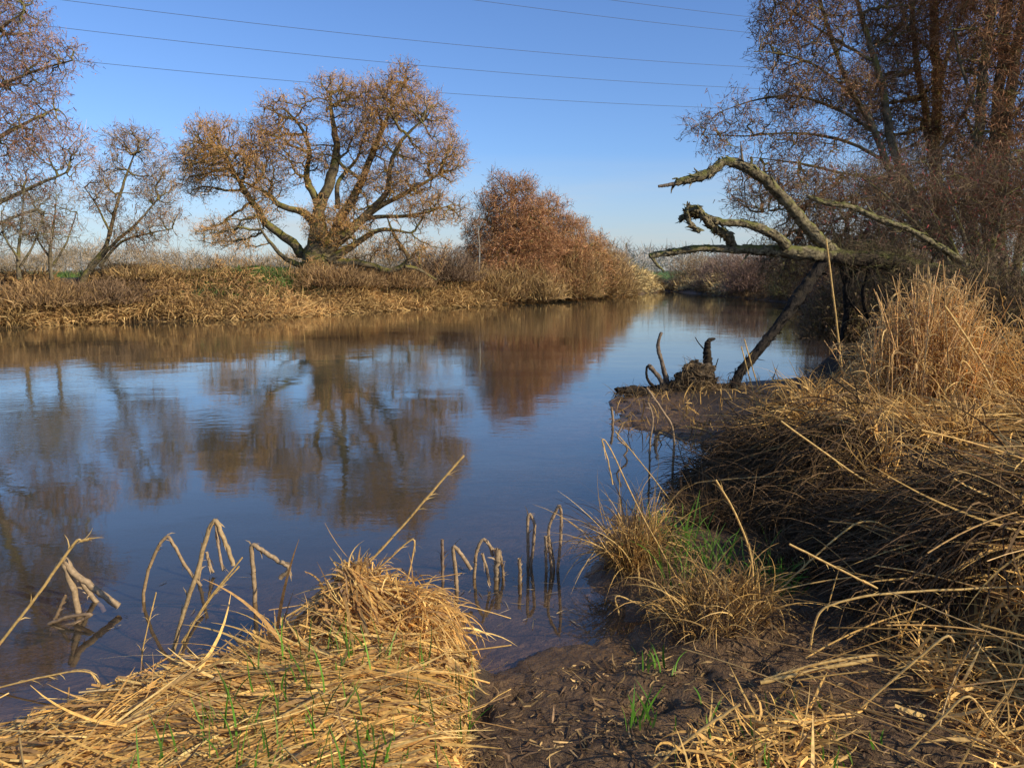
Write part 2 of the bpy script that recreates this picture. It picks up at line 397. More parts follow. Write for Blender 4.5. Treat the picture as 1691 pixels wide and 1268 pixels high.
def lobes_pts(lobes, D, dens, gaps=-.55, depth=1.0):
    out = []
    for L in lobes:
        x, y, rx, ry = L[:4]; do = L[4] if len(L) > 4 else 0; k = L[5] if len(L) > 5 else 1
        c = at(x, y, D + do); s = (D + do) / F; ax, az = rx * s, ry * s; ay = max(.3, (ax + az) / 2) * depth
        n = max(6, int(dens * k * ax * az * ay ** .5 * 4))
        u = rdir(n) * (rng.random((n, 1)) ** .45) * (1 + .22 * rng.normal(size=(n, 1)) * (rng.random((n, 1)) < .3))
        q_ = c + u * np.array([ax, ay, az]); f_ = 9.0 / (D ** .5) / 2.2
        g_ = vn(q_[:, 0] * f_ + q_[:, 1] * .6, q_[:, 2] * f_ * 1.7, 91) + .6 * vn(q_[:, 0] * f_ * 2.3, q_[:, 2] * f_ * 3.4 + q_[:, 1], 93)
        q_ = q_[g_ > gaps + .3 * (k < .8)] if len(q_) > 40 else q_
        out.append(q_)
    return np.concatenate(out)
def twigs(mb, P, D, n, L, w, cols, up=.25, spread=.8, leaf=0, leafs=.03, leafc=None, gravity=.0, cn=None):
    """n twigs at each row of P heading roughly D"""
    i = np.repeat(np.arange(len(P)), n); N = len(i)
    o = P[i] + rng.normal(size=(N, 3)) * L * .22
    d = nrm(D[i] + rdir(N) * spread + np.array([0, 0, up]))
    LL = L * rng.uniform(.5, 1.3, N)
    Q = paths(o, d, LL, 3, droop=gravity, wob=.5)
    c = pal(N, cols, .2)
    if cn is not None: c = c * cn(o)[:, None]
    blades(mb, Q, w * rng.uniform(.7, 1.4, N), c, 0, 'twig')
    if leaf:
        m = rng.integers(0, N, int(N * leaf)); t = rng.random((len(m), 1))
        p = Q[m, 1] * (1 - t) + Q[m, 2] * t; M = len(m)
        d2 = nrm(rdir(M) + np.array([0, 0, -.5])); s = leafs * rng.uniform(.6, 1.5, M)
        R = np.stack([p, p + d2 * s[:, None] * 2.4], 1)
        blades(mb, R, s * .5, pal(M, leafc if leafc is not None else cols, .25), 0, 'stem')
def tree(name, label, cat, D, limbs, lobes, step=.3, infl=3, kill=.45, dens=60, tn=8, tl=.45, tw=.012, cols=None, leaf=.6, leafs=.035, leafc=None,
         bark=None, barkc=(.1, .08, .05), group=None, base=None, tipr=.006, expo=2.1, up=.1, depth=1.0, spread=.8, drift=.8, lsides=9, gravity=0, tup=.25, maxr=.12, rs=1.0, gaps=-.55):
    mbt = MB(); nod = []
    base = base if base is not None else limbs[0][0]
    b = at(base[0], base[1], D); bz = fz(b[0], b[1])
    root = empty(name, (b[0], b[1], bz), label, cat, group)
    starts = {}
    for L in limbs:
        k = len(L); dr = rng.uniform(-drift, drift)
        pts = limb_pts([(r[0], r[1], r[2] * rs, r[3] if len(r) > 3 else dr * (j / max(1, k - 1)) ** 1.2 * (k / 4)) for j, r in enumerate(L)], D)
        S = limb_mesh(mbt, pts, lsides, 5, .10, .12)
        nod.append(S[6::4, :3]); nod.append(S[-1:, :3])
    mbt.build('trunk', bark or M_bark, root)
    nodes = np.concatenate(nod); attr = lobes_pts(lobes, D, dens, gaps, depth)
    P, par, n0 = grow(nodes, attr, step, infl, kill, up=up)
    n = len(P); r = np.zeros(n); acc = np.zeros(n); first = np.ones(n, bool)
    for i in range(n - 1, n0 - 1, -1):
        r[i] = max(tipr, acc[i] ** (1 / expo)); acc[par[i]] += r[i] ** expo
    r = np.minimum(r, maxr); print('TREE', label[:30], 'attr', len(attr), 'grown', n - n0, 'rmax', r[n0:].max() if n > n0 else 0)
    e = np.arange(n0, n); pe = par[e]
    pr = np.where(pe >= n0, r[pe], np.minimum(maxr, r[e] * 1.25)); pr = np.minimum(pr, r[e] * 1.8)
    mbb = MB()
    # slightly bowed segments
    mid = (P[pe] + P[e]) / 2 + rng.normal(size=(len(e), 3)) * step * .07
    big = r[e] > .012
    for m_, sd in ((big, 6), (~big, 3)):
        if m_.any():
            tubes(mbb, np.stack([P[pe][m_], mid[m_], P[e][m_]], 1), np.stack([pr[m_], (pr[m_] + r[e][m_]) / 2, r[e][m_]], 1), sd, np.array(barkc) * 1.0)
    if mbb.n: mbb.build('branches', bark or M_bark, root)
    thin = e[r[e] < tipr * 3.2]; d = nrm(P[thin] - P[par[thin]])
    mbc = MB()
    cn = lambda o: 1 + .28 * vn(o[:, 0] * .7, o[:, 2] * .9 + o[:, 1] * .3, 3)
    twigs(mbc, P[thin], d, tn, tl, tw, cols, tup, spread, leaf, leafs, leafc, gravity, cn)
    # short spurs on the grown branches
    mbc.build('crown', M_twig, root, smooth=False)
    return root
AUT = [(.48, .25, .10), (.52, .27, .08), (.42, .24, .13), (.50, .33, .16)]
RUST = [(.46, .23, .10), (.42, .19, .10), (.48, .27, .11), (.36, .19, .10)]
MAUVE = [(.36, .20, .10), (.42, .23, .10), (.30, .19, .10), (.44, .29, .15)]
GREYT = [(.30, .24, .16), (.36, .29, .20), (.27, .21, .15)]

# the big spreading tree
tree('alder_tree', 'broad old spreading tree with thick mossy limbs and orange-brown twigs on the far bank', 'tree', 37.5, [
    [(520, 470, .95), (524, 430, .80), (526, 395, .60, 0), (526, 345, .36, 0), (545, 300, .30, 0), (556, 250, .22, 0), (550, 205, .15, 0), (545, 165, .07, 0)],
    [(497, 420, .36, .3), (484, 402, .28), (443, 372, .22), (428, 349, .2), (409, 322, .17), (386, 284, .12), (366, 250, .06)],
    [(520, 372, .3), (503, 353, .22), (462, 338, .17), (439, 318, .11), (400, 300, .06)],
    [(526, 340, .25), (508, 300, .2), (507, 284, .17), (511, 247, .13), (496, 209, .09), (470, 180, .04)],
    [(532, 425, .5), (568, 353, .3), (594, 307, .24), (621, 239, .18), (640, 194, .12), (662, 137, .06)],
    [(540, 415, .4), (606, 353, .2), (640, 315, .17), (644, 277, .14), (659, 239, .11), (695, 200, .05)],
    [(545, 405, .3), (621, 345, .16), (678, 315, .12), (725, 288, .05)],
    [(590, 372, .15), (613, 360, .13), (678, 356, .09), (740, 341, .04)],
    [(552, 432, .26), (602, 436, .19), (644, 447, .16), (674, 428, .14), (651, 390, .10), (640, 360, .04)],
    [(668, 440, .12), (690, 445, .10), (720, 462, .05)],
    [(500, 440, .2), (473, 428, .14), (447, 402, .10), (431, 379, .05)],
    [(557, 345, .18), (560, 300, .12), (590, 262, .07), (600, 225, .03)],
    [(600, 300, .12), (560, 268, .09), (575, 250, .05)],
    [(545, 430, .3), (585, 405, .2), (625, 380, .13), (680, 385, .05)],
], [(375, 262, 78, 36, 0, 1.5), (362, 222, 52, 26), (447, 228, 45, 35), (492, 178, 57, 27), (553, 158, 52, 30, 0, 1.2), (666, 137, 31, 27), (640, 178, 57, 42, 0, 1.2),
    (708, 185, 32, 30), (697, 232, 53, 45, 0, 1.3), (734, 262, 35, 38, 0, 1.2), (602, 224, 50, 38), (507, 265, 45, 35), (715, 342, 62, 34, 0, .45), (390, 385, 70, 30, 0, .4),
    (325, 290, 35, 36), (431, 307, 48, 28, 0, .7), (659, 300, 58, 32, 0, .7), (583, 300, 40, 32, 0, .6), (665, 410, 66, 22, 0, .35), (430, 350, 40, 30, 0, .4), (560, 370, 60, 50, 0, .35)],
    step=.24, infl=4.5, kill=.25, dens=110, tn=8, tl=.42, tw=.016, tipr=.014, expo=1.95, maxr=.16, rs=.78, cols=AUT, leaf=1.8, leafs=.032, leafc=[(.62, .31, .07), (.48, .25, .10), (.56, .33, .10)], depth=1.25, drift=1.2)

# far-left tall tree whose trunk stands beyond the frame
tree('alder_tree', 'tall tree cut by the left edge of the photo with reddish twigs against the sky', 'tree', 27, [
    [(-60, 470, .4), (-66, 380, .33), (-70, 280, .27), (-60, 180, .22), (-40, 80, .16), (-30, -20, .10), (-20, -120, .05)],
    [(-66, 380, .2), (-20, 345, .13), (40, 315, .09), (110, 285, .04)],
    [(-70, 300, .18), (-20, 240, .12), (30, 210, .08), (90, 180, .03)],
    [(-60, 200, .15), (-10, 150, .1), (50, 120, .06), (120, 100, .03)],
    [(-70, 260, .15), (-130, 180, .1), (-180, 100, .05)], [(-60, 150, .12), (-10, 60, .08), (40, 20, .04)],
    [(-62, 420, .14), (0, 370, .09), (60, 345, .05)],
], [(15, 40, 55, 50, 0, 1.2), (80, 95, 55, 32), (40, 140, 70, 40), (30, 210, 85, 40), (70, 255, 80, 32, 0, 1.2), (20, 310, 80, 30, 0, .8), (-40, 60, 70, 70), (-60, -60, 80, 70), (-140, 150, 80, 70), (-150, 260, 80, 60), (120, 240, 40, 25), (40, 375, 90, 30, 0, .4), (10, -30, 50, 40)],
    step=.22, infl=4, kill=.24, dens=120, rs=.7, tn=7, tl=.4, tw=.012, tipr=.009, expo=1.9, cols=[(.42, .26, .17), (.48, .3, .17), (.38, .22, .16)], leaf=.8, leafs=.045, leafc=[(.34, .14, .08), (.26, .12, .08), (.34, .18, .09)], depth=1.0)

# small leaning tree
tree('alder_tree', 'small twin-stemmed tree leaning right beside the broad spreading tree', 'tree', 29, [
    [(135, 468, .16), (150, 440, .13), (175, 405, .10), (190, 350, .08), (205, 300, .06), (222, 255, .03)],
    [(150, 445, .1), (185, 405, .08), (225, 370, .06), (260, 330, .03)],
    [(165, 440, .08), (200, 400, .06), (250, 385, .04), (285, 378, .02)],
    [(180, 380, .06), (160, 340, .04), (140, 310, .02)],
], [(220, 240, 42, 28), (205, 290, 45, 32), (250, 300, 42, 35), (265, 350, 40, 30, 0, .7), (170, 330, 40, 32, 0, .6), (230, 385, 60, 25, 0, .5), (190, 225, 25, 15)],
    step=.17, infl=3.4, kill=.2, dens=150, tn=8, tl=.38, rs=.75, tw=.012, tipr=.009, expo=1.9, cols=AUT + GREYT, leaf=.6, leafs=.04, leafc=[(.24, .12, .05), (.2, .1, .05)])

# bare thin saplings at far left
for k, (bx_, top, lab) in enumerate([(32, 300, 'slender bare sapling nearest the left edge of the photo on the far bank'), (85, 330, 'slender bare sapling between the left edge and the leaning tree')]):
    tree('bare_sapling', lab, 'sapling', 26 + k, [
        [(bx_, 462, .07), (bx_ - 2, 420, .055), (bx_ + 4, 370, .035), (bx_ + 8, top, .012)],
        [(bx_ + 2, 440, .04), (bx_ + 25, 400, .03), (bx_ + 42, 350, .012)], [(bx_, 430, .04), (bx_ - 25, 390, .025), (bx_ - 30, 350, .01)]],
        [(bx_, 350, 45, 45, 0, .8), (bx_ + 25, 395, 45, 35, 0, .6), (bx_ - 20, 400, 40, 35, 0, .6)], step=.18, infl=3.2, kill=.2, dens=120, tn=5, tl=.38, tw=.010, tipr=.006, expo=1.9, cols=GREYT, leaf=.2, leafs=.03, group='bare saplings on the far bank')

# row of rusty trees on the far bank, running away downstream
row = [(846, 46, 500, 290, 62, 'tallest rusty red-brown tree on the far bank right of the broad spreading tree', RUST, 1.0),
       (908, 48, 498, 322, 54, 'rusty rounded tree standing against the right side of the tallest red-brown tree', RUST, 1.0),
       (955, 52, 494, 362, 46, 'middle-sized brown tree in the row sloping down to the river bend', RUST[:2] + AUT, .9),
       (996, 57, 490, 398, 38, 'low pale brown tree second from the end of the row at the river bend', AUT + GREYT, .9),
       (1016, 62, 487, 430, 22, 'smallest pale brown tree at the end of the row by the river bend', GREYT + AUT, .9)]
for k, (cx, D, yb, yt, rx, lab, cols, dn) in enumerate(row):
    hh = yb - yt; D2 = D + 1.5
    lb = [(cx, yt + hh * .12, rx * .45, hh * .12), (cx - rx * .3, yt + hh * .25, rx * .6, hh * .14, 0, 1.2), (cx + rx * .35, yt + hh * .33, rx * .6, hh * .15, 0, 1.2), (cx, yt + hh * .45, rx * .9, hh * .18, 0, 1.3),
          (cx - rx * .5, yt + hh * .6, rx * .65, hh * .18), (cx + rx * .6, yt + hh * .6, rx * .65, hh * .18, 0, 1.2), (cx, yt + hh * .78, rx * 1.1, hh * .14, -.5, 1)]
    if k == 0: lb += [(822, 300, 14, 14), (868, 315, 22, 20), (800, 385, 34, 26), (790, 430, 28, 30)]
    lm = [[(cx, yb - 25, .2), (cx - 4, yt + hh * .7, .15), (cx + 3, yt + hh * .45, .1), (cx - 3, yt + hh * .15, .03)],
          [(cx + 2, yb - 30, .14), (cx + rx * .3, yt + hh * .6, .08), (cx + rx * .45, yt + hh * .35, .03)], [(cx - 2, yb - 30, .14), (cx - rx * .4, yt + hh * .6, .08), (cx - rx * .5, yt + hh * .4, .03)]]
    tree('rusty_tree', lab, 'tree', D2, lm, lb, gaps=-.8, step=.28, infl=4, kill=.27, dens=130 * dn, tn=11, tl=.5, tw=.022, tipr=.011, cols=cols, leaf=1.3, leafs=.045,
         leafc=[tuple(np.array(c) * 1.1) for c in cols], depth=1.0, group='trees in a row on the far bank')
# pale birch-like stem in front of the tallest rusty tree
mb = MB(); p = limb_pts([(793, 492, .06), (791, 450, .045), (792, 410, .035), (789, 375, .02)], 44); limb_mesh(mb, p, 8, 5, .05, .1)
r = empty('pale_stem_tree', (p[0][0], p[0][1], fz(p[0][0], p[0][1])), 'thin pale-barked bare stem standing at the left side of the rusty trees', 'tree')
mb.build('trunk', mat_bark('pale_bark', (.2, .17, .13), (.42, .38, .32), (.2, .2, .1), 0), r)
mb = MB(); base = p[-1][:3]; twigs(mb, np.repeat(p[2:, :3], 6, 0), np.tile([[0, 0, 1.]], (12, 1)), 4, .8, .012, GREYT, .3, .8)
mb.build('crown', M_twig, r, False)

# right-hand alders
RD = 15.5
crownR = dict(gaps=-.65, rs=.66, tup=.1, step=.15, infl=3.0, kill=.15, tn=10, tl=.28, tw=.008, leaf=1.1, leafs=.026, bark=M_barkR, maxr=.07, tipr=.0065, expo=1.95, drift=.5)
tree('alder_tree', 'dark alder on the right bank with long boughs sweeping left over the river', 'tree', RD, [
    [(1575, 470, .24), (1560, 420, .19), (1525, 355, .15), (1489, 284, .13), (1469, 220, .11), (1458, 150, .10), (1438, 79, .08), (1418, 10, .06), (1395, -90, .03)],
    [(1550, 425, .13), (1490, 330, .11), (1446, 220, .09), (1414, 165, .075), (1391, 118, .06), (1363, 32, .045), (1335, -50, .02)],
    [(1446, 220, .05), (1390, 185, .045), (1320, 160, .035), (1250, 165, .025), (1190, 185, .01)],
    [(1489, 284, .05), (1400, 235, .045), (1310, 220, .03), (1230, 225, .02), (1160, 222, .008)],
    [(1414, 165, .04), (1350, 110, .03), (1290, 90, .02), (1245, 85, .008)],
    [(1438, 100, .05), (1370, 60, .035), (1310, 20, .02), (1270, -10, .01)],
    [(1500, 300, .05), (1410, 290, .04), (1320, 270, .03), (1240, 260, .01)],
    [(1520, 350, .05), (1430, 330, .04), (1330, 340, .025), (1260, 350, .01)],
], [(1172, 212, 44, 20, 0, 1.1), (1240, 185, 50, 32), (1210, 240, 55, 18, 0, .8), (1310, 150, 65, 40), (1285, 100, 45, 34), (1300, 30, 55, 45), (1370, 50, 60, 50), (1330, 230, 70, 28, 0, .8), (1270, 285, 60, 30, 0, .9),
    (1400, 130, 60, 60, 0, .8), (1400, 230, 60, 40, 0, .7), (1340, 320, 75, 45, 0, 1), (1250, 330, 50, 34, 0, 1), (1420, 320, 70, 50, 0, 1), (1350, 390, 80, 45, .6, .8), (1290, 440, 55, 40, 1.5, .6), (1440, 400, 80, 40, .8, .9), (1350, -50, 80, 60), (1420, -120, 90, 70), (1470, 60, 50, 70, 0, .7)],
    dens=420, cols=MAUVE, leafc=[(.28, .14, .07), (.18, .10, .06), (.36, .17, .08)], **crownR)
tree('alder_tree', 'straight-stemmed alder in the middle of the right-hand trees', 'tree', RD + 1.2, [
    [(1572, 475, .26), (1560, 400, .2), (1546, 300, .17), (1545, 237, .16), (1548, 158, .15), (1544, 79, .14), (1540, 0, .12), (1530, -120, .06)],
    [(1560, 400, .15), (1536, 236, .12), (1525, 165, .10), (1513, 98, .09), (1505, 0, .07), (1500, -90, .04)],
    [(1548, 158, .08), (1565, 90, .06), (1590, 20, .03)], [(1546, 260, .07), (1590, 190, .05), (1620, 120, .03)], [(1544, 90, .06), (1490, 40, .03)],
], [(1480, 60, 60, 60), (1550, 40, 70, 60), (1520, 150, 70, 60, 0, .8), (1590, 120, 55, 60, 0, .8), (1500, 240, 70, 50, 0, .7), (1580, 250, 60, 60, 0, .7), (1520, -80, 100, 80), (1600, -60, 80, 80), (1560, 340, 90, 50, 0, 1), (1500, 320, 80, 50, 0, 1), (1460, 170, 70, 60), (1560, 180, 60, 60), (1620, 360, 80, 50, 0, 1)],
    dens=330, cols=MAUVE + RUST[:1], leafc=[(.36, .18, .08), (.26, .13, .07)], **crownR)
tree('alder_tree', 'cluster of upright mossy alder stems at the right edge of the photo', 'tree', RD - .8, [
    [(1628, 480, .2), (1610, 400, .16), (1603, 355, .14), (1619, 173, .13), (1627, 98, .12), (1639, 0, .1), (1650, -120, .05)],
    [(1640, 480, .2), (1632, 400, .17), (1643, 236, .15), (1655, 98, .15), (1663, 0, .13), (1675, -110, .06)],
    [(1655, 480, .18), (1650, 380, .16), (1655, 280, .15), (1672, 126, .14), (1694, 10, .12), (1720, -120, .06)],
    [(1643, 236, .07), (1690, 170, .05), (1740, 120, .02)], [(1619, 200, .06), (1590, 120, .04), (1575, 50, .02)], [(1670, 480, .14), (1700, 350, .12), (1760, 180, .1), (1800, 0, .05)],
], [(1620, 60, 55, 70, 0, .8), (1690, 60, 70, 80), (1650, 170, 70, 60, 0, .8), (1700, 220, 80, 70, 0, .8), (1780, 120, 80, 90), (1640, -80, 90, 80), (1740, -80, 100, 90), (1620, 260, 60, 50, 0, .6), (1690, 320, 90, 60, 0, 1), (1600, 300, 70, 60), (1650, 250, 70, 60), (1800, 260, 80, 80)],
    dens=300, cols=MAUVE + RUST, leafc=[(.40, .19, .09), (.28, .14, .07)], **crownR)
# twiggy catkin shrub in front
tree('catkin_shrub', 'low twiggy shrub with dangling red catkins in front of the right-hand alder trunks', 'shrub', 13.6, [
    [(1600, 500, .07), (1585, 440, .05), (1560, 415, .045), (1500, 385, .035), (1450, 360, .03), (1400, 341, .03), (1336, 325, .022)],
    [(1605, 500, .06), (1600, 420, .04), (1570, 340, .025), (1530, 270, .01)], [(1615, 500, .06), (1640, 400, .04), (1660, 320, .02), (1670, 250, .01)],
    [(1610, 490, .05), (1540, 400, .03), (1470, 330, .02), (1420, 290, .008)], [(1625, 495, .05), (1680, 430, .03), (1740, 380, .01)], [(1600, 470, .05), (1560, 380, .03), (1500, 300, .01)]],
    [(1450, 300, 80, 45, 0, .6), (1540, 300, 80, 60, 0, .8), (1640, 320, 80, 70, 0, .9), (1500, 380, 90, 40, 0, .7), (1600, 400, 90, 45, 0, .8), (1690, 400, 80, 50), (1720, 300, 60, 70), (1390, 350, 60, 30, 0, .5)],
    step=.13, infl=3, kill=.14, dens=360, tn=9, tl=.32, tw=.005, cols=[(.26, .17, .10), (.32, .21, .12), (.2, .13, .08)], leaf=.2, leafs=.02, leafc=[(.42, .08, .07), (.3, .09, .07)], bark=M_barkR, maxr=.02, tipr=.003, drift=.3)

# shrubs (domes of stems and twigs)
def shrub(name, label, cat, x, y, D, rx, rz, n, cols, group=None, zbase=None, w=.02, tl=.5, droop=.3, ry=None, up=.8, stems=60, leaf=0.0, leafs=.04, leafc=None):
    c = at(x, y, D); z0 = fz(c[0], c[1]) if zbase is None else zbase
    c[2] = z0; ry = ry or rx
    r = empty(name, c, label, cat, group)
    mbs = MB()
    P0 = c + rng.normal(size=(stems, 3)) * np.array([rx * .2, ry * .2, .03]); u = rng.random((stems, 1)) * 2 * math.pi
    dd = np.hstack([np.cos(u) * .55 * rx / rz, np.sin(u) * .55 * ry / rz, np.full((stems, 1), 1.)]) * rng.uniform(.6, 1.2, (stems, 1)) + rng.normal(size=(stems, 3)) * .15
    Q = paths(P0, dd, rng.uniform(.7, 1.05, stems) * rz, 6, .25, .2)
    tubes(mbs, Q, np.linspace(1, .25, 6)[None] * rng.uniform(.6, 1.3, (stems, 1)) * w * .9, 5, pal(stems, [(.08, .06, .04), (.12, .09, .05)]))
    mbs.build('stems', M_twig, r)
    mbt = MB()
    u = rdir(n); u[:, 2] = np.abs(u[:, 2]); rad = rng.random((n, 1)) ** .4
    lump = 1 + .22 * vn(u[:, :1] * 3.1 + x, u[:, 2:] * 3.1 + u[:, 1:2] * 2 + D, 2)
    o = c + u * rad * lump * np.array([rx, ry, rz])
    d = nrm(u * .7 + rdir(n) * .8 + np.array([0, 0, up]))
    Q = paths(o, d, tl * rng.uniform(.4, 1.2, n), 4, droop, .5)
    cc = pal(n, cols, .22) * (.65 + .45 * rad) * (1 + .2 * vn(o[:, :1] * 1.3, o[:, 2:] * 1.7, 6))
    blades(mbt, Q, w * rng.uniform(.5, 1.3, n), cc, 0, 'twig')
    if leaf:
        m = rng.integers(0, n, int(n * leaf)); p = Q[m, 2] + rng.normal(size=(len(m), 3)) * .03; s = leafs * rng.uniform(.5, 1.4, len(m))
        R = np.stack([p, p + nrm(rdir(len(m)) + np.array([0, 0, -.6])) * s[:, None] * 1.5], 1)
        blades(mbt, R, s, pal(len(m), leafc or cols, .25), 0, 'stem')
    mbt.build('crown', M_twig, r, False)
    return r
BR = [(.30, .175, .08), (.36, .21, .085), (.21, .125, .065), (.40, .25, .11)]
GOLD = [(.50, .34, .14), (.44, .27, .10), (.36, .22, .08)]
# left far bank shrubs
for (x, D, rx, rz, n, lab, cc) in [
        (60, 27, 2.2, .75, 3500, 'tangled brown bramble bush at the far left of the far bank', BR),
        (165, 28.5, 1.9, .8, 3000, 'dark bramble bush round the foot of the small leaning tree', [(.2, .125, .07), (.28, .17, .09)]),
        (225, 30.5, 1.8, .4, 2400, 'low russet scrub between the leaning tree and the green field', BR + GOLD),
        (545, 35.4, 2.4, .75, 4500, 'russet scrub at the foot of the broad spreading tree', BR),
        (640, 38.2, 2.2, .8, 3500, 'brown scrub under the low right limb of the broad spreading tree', BR),
        (735, 41.5, 2.1, 1.6, 4500, 'dark rounded willow scrub left of the rusty trees', [(.2, .13, .08), (.24, .155, .09), (.16, .10, .065)])]:
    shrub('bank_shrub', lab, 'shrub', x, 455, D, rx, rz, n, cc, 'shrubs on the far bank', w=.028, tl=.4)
for (x, D, rx, rz, n, lab) in [(805, 44.6, 2.0, 1.6, 3800, 'tawny scrub at the waterline beneath the tallest rusty tree'), (870, 46, 2.2, 1.8, 4500, 'tawny scrub at the waterline below the rounded rusty tree'),
                               (935, 50, 2.6, 3.0, 7500, 'yellowish scrub at the waterline below the middle-sized brown tree'), (985, 55, 2.6, 3.0, 7500, 'tawny scrub at the waterline near the end of the tree row'), (1010, 60, 1.8, 2.0, 4500, 'last pale scrub of the far bank before the river bend')]:
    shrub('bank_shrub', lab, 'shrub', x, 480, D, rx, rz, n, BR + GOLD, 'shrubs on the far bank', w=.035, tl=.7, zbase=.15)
# right bank downstream; farthest bushes paled, haze put into their colour
for (x, D, rx, rz, n, lab, cc) in [
        (1148, 70, 2.6, 2.8, 3500, 'pale mauve-brown bush at the left end of the right bank scrub by the bend', GREYT + BR),
        (1200, 63, 2.6, 3.0, 4500, 'mauve-brown bush on the right bank under the tip of the fallen trunk', [(.30, .19, .14), (.26, .17, .12), (.33, .22, .14)]),
        (1250, 54, 2.4, 2.7, 4500, 'dull brown bush on the right bank beneath the curled dead limb', [(.28, .17, .12), (.24, .15, .10)]),
        (1335, 46, 2.3, 2.5, 4500, 'olive green-tinged bush on the right bank', [(.30, .26, .07), (.26, .21, .08), (.32, .22, .09)]),
        (1385, 39, 2.2, 2.5, 4500, 'russet leafy bush on the right bank left of the leaning dead limb', [(.36, .18, .08), (.28, .15, .08), (.24, .14, .07)]),
        (1435, 32, 2.4, 2.9, 5500, 'dark brown bush on the right bank behind the leaning dead limb', [(.24, .14, .09), (.28, .16, .09), (.2, .12, .08)]),
        (1500, 25, 2.4, 2.6, 6000, 'brown bush on the right bank behind the tall standing reeds', [(.22, .14, .085), (.28, .17, .09), (.18, .11, .07)])]:
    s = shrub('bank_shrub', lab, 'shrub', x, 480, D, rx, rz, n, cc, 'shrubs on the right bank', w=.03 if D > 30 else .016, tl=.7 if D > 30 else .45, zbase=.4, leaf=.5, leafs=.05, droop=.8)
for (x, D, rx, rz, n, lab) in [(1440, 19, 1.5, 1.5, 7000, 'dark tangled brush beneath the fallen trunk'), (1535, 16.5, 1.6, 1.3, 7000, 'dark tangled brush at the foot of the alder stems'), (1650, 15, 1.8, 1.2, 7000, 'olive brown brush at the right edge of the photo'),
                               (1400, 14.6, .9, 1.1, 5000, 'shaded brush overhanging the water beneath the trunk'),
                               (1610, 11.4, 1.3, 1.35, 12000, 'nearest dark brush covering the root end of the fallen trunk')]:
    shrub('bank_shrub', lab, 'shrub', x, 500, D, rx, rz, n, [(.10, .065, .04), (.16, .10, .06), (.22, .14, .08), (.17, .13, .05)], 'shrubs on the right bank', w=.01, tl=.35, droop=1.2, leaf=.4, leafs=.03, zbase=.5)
# drooping twigs of the right bank over water
# distant trees, haze painted in as paler twig colours
for k, (x, D, yt, rx, lab) in enumerate([(1034, 120, 396, 14, 'tall narrow bare tree standing alone beyond the river bend'), (1062, 125, 425, 22, 'hazy bare tree right of the narrow one beyond the river bend'),
                                         (1000, 120, 425, 18, 'hazy tree beyond the bend showing over the end of the tree row'), (1095, 110, 440, 18, 'hazy low tree beyond the bend next to the right bank scrub')]):
    hh = 470 - yt
    tree('distant_tree', lab, 'tree', D, [[(x, 466, .35), (x + 1, yt + hh * .5, .2), (x, yt + 5, .06)], [(x, yt + hh * .6, .15), (x - rx * .5, yt + hh * .3, .05)], [(x, yt + hh * .6, .15), (x + rx * .5, yt + hh * .35, .05)]],
         [(x, yt + hh * .25, rx * .5, hh * .25), (x - rx * .5, yt + hh * .5, rx * .6, hh * .25), (x + rx * .5, yt + hh * .5, rx * .6, hh * .25)], step=.6, infl=12, kill=.6, dens=20, tn=10, tl=1.2, tw=.045,
         cols=[(.36, .29, .26), (.40, .32, .28), (.32, .25, .23)], leaf=0, group='distant trees beyond the river bend', tipr=.02)
mb = MB()   # far hedgerow: a mass, its haze mixed into the pale browns
N = 26000
hx = rng.uniform(-110, 60, N); hy = rng.uniform(95, 130, N) - .1 * hx; hh = 2.2 + 2.2 * fbm(hx * .09, hy * .05, 5) + (hx > 0) * 1.2
z = floor(hx, hy) + rng.random(N) ** .7 * np.maximum(hh, .8)
Q = paths(np.stack([hx, hy, z], 1), nrm(rdir(N) + np.array([0, 0, .9])), rng.uniform(.6, 1.6, N), 3, .2, .4)
blades(mb, Q, .10, pal(N, [(.40, .34, .29), (.44, .36, .29), (.36, .31, .27)], .15), 0, 'twig')
tag(mb.build('far_treeline', M_twig, smooth=False), 'hazy brown hedgerow along the horizon beyond the fields', 'hedgerow', kind='stuff')
# nearer scrub on the field behind the far bank
N = 9000; mb = MB()
hx = rng.uniform(-36, 0, N); hy = 52 + rng.normal(size=N) * 1.2 + .2 * hx; hh = np.maximum(.2, .8 + .9 * fbm(hx * .35, hy * .1, 15))
z = floor(hx, hy) + rng.random(N) * hh
Q = paths(np.stack([hx, hy, z], 1), nrm(rdir(N) + np.array([0, 0, .9])), rng.uniform(.4, .9, N), 3, .3, .4)
blades(mb, Q, .03, pal(N, [(.38, .26, .15), (.42, .29, .16), (.32, .23, .15)], .15), 0, 'twig')
tag(mb.build('field_scrub', M_twig, smooth=False), 'thin brown scrub across the field behind the broad spreading tree', 'undergrowth', kind='stuff')

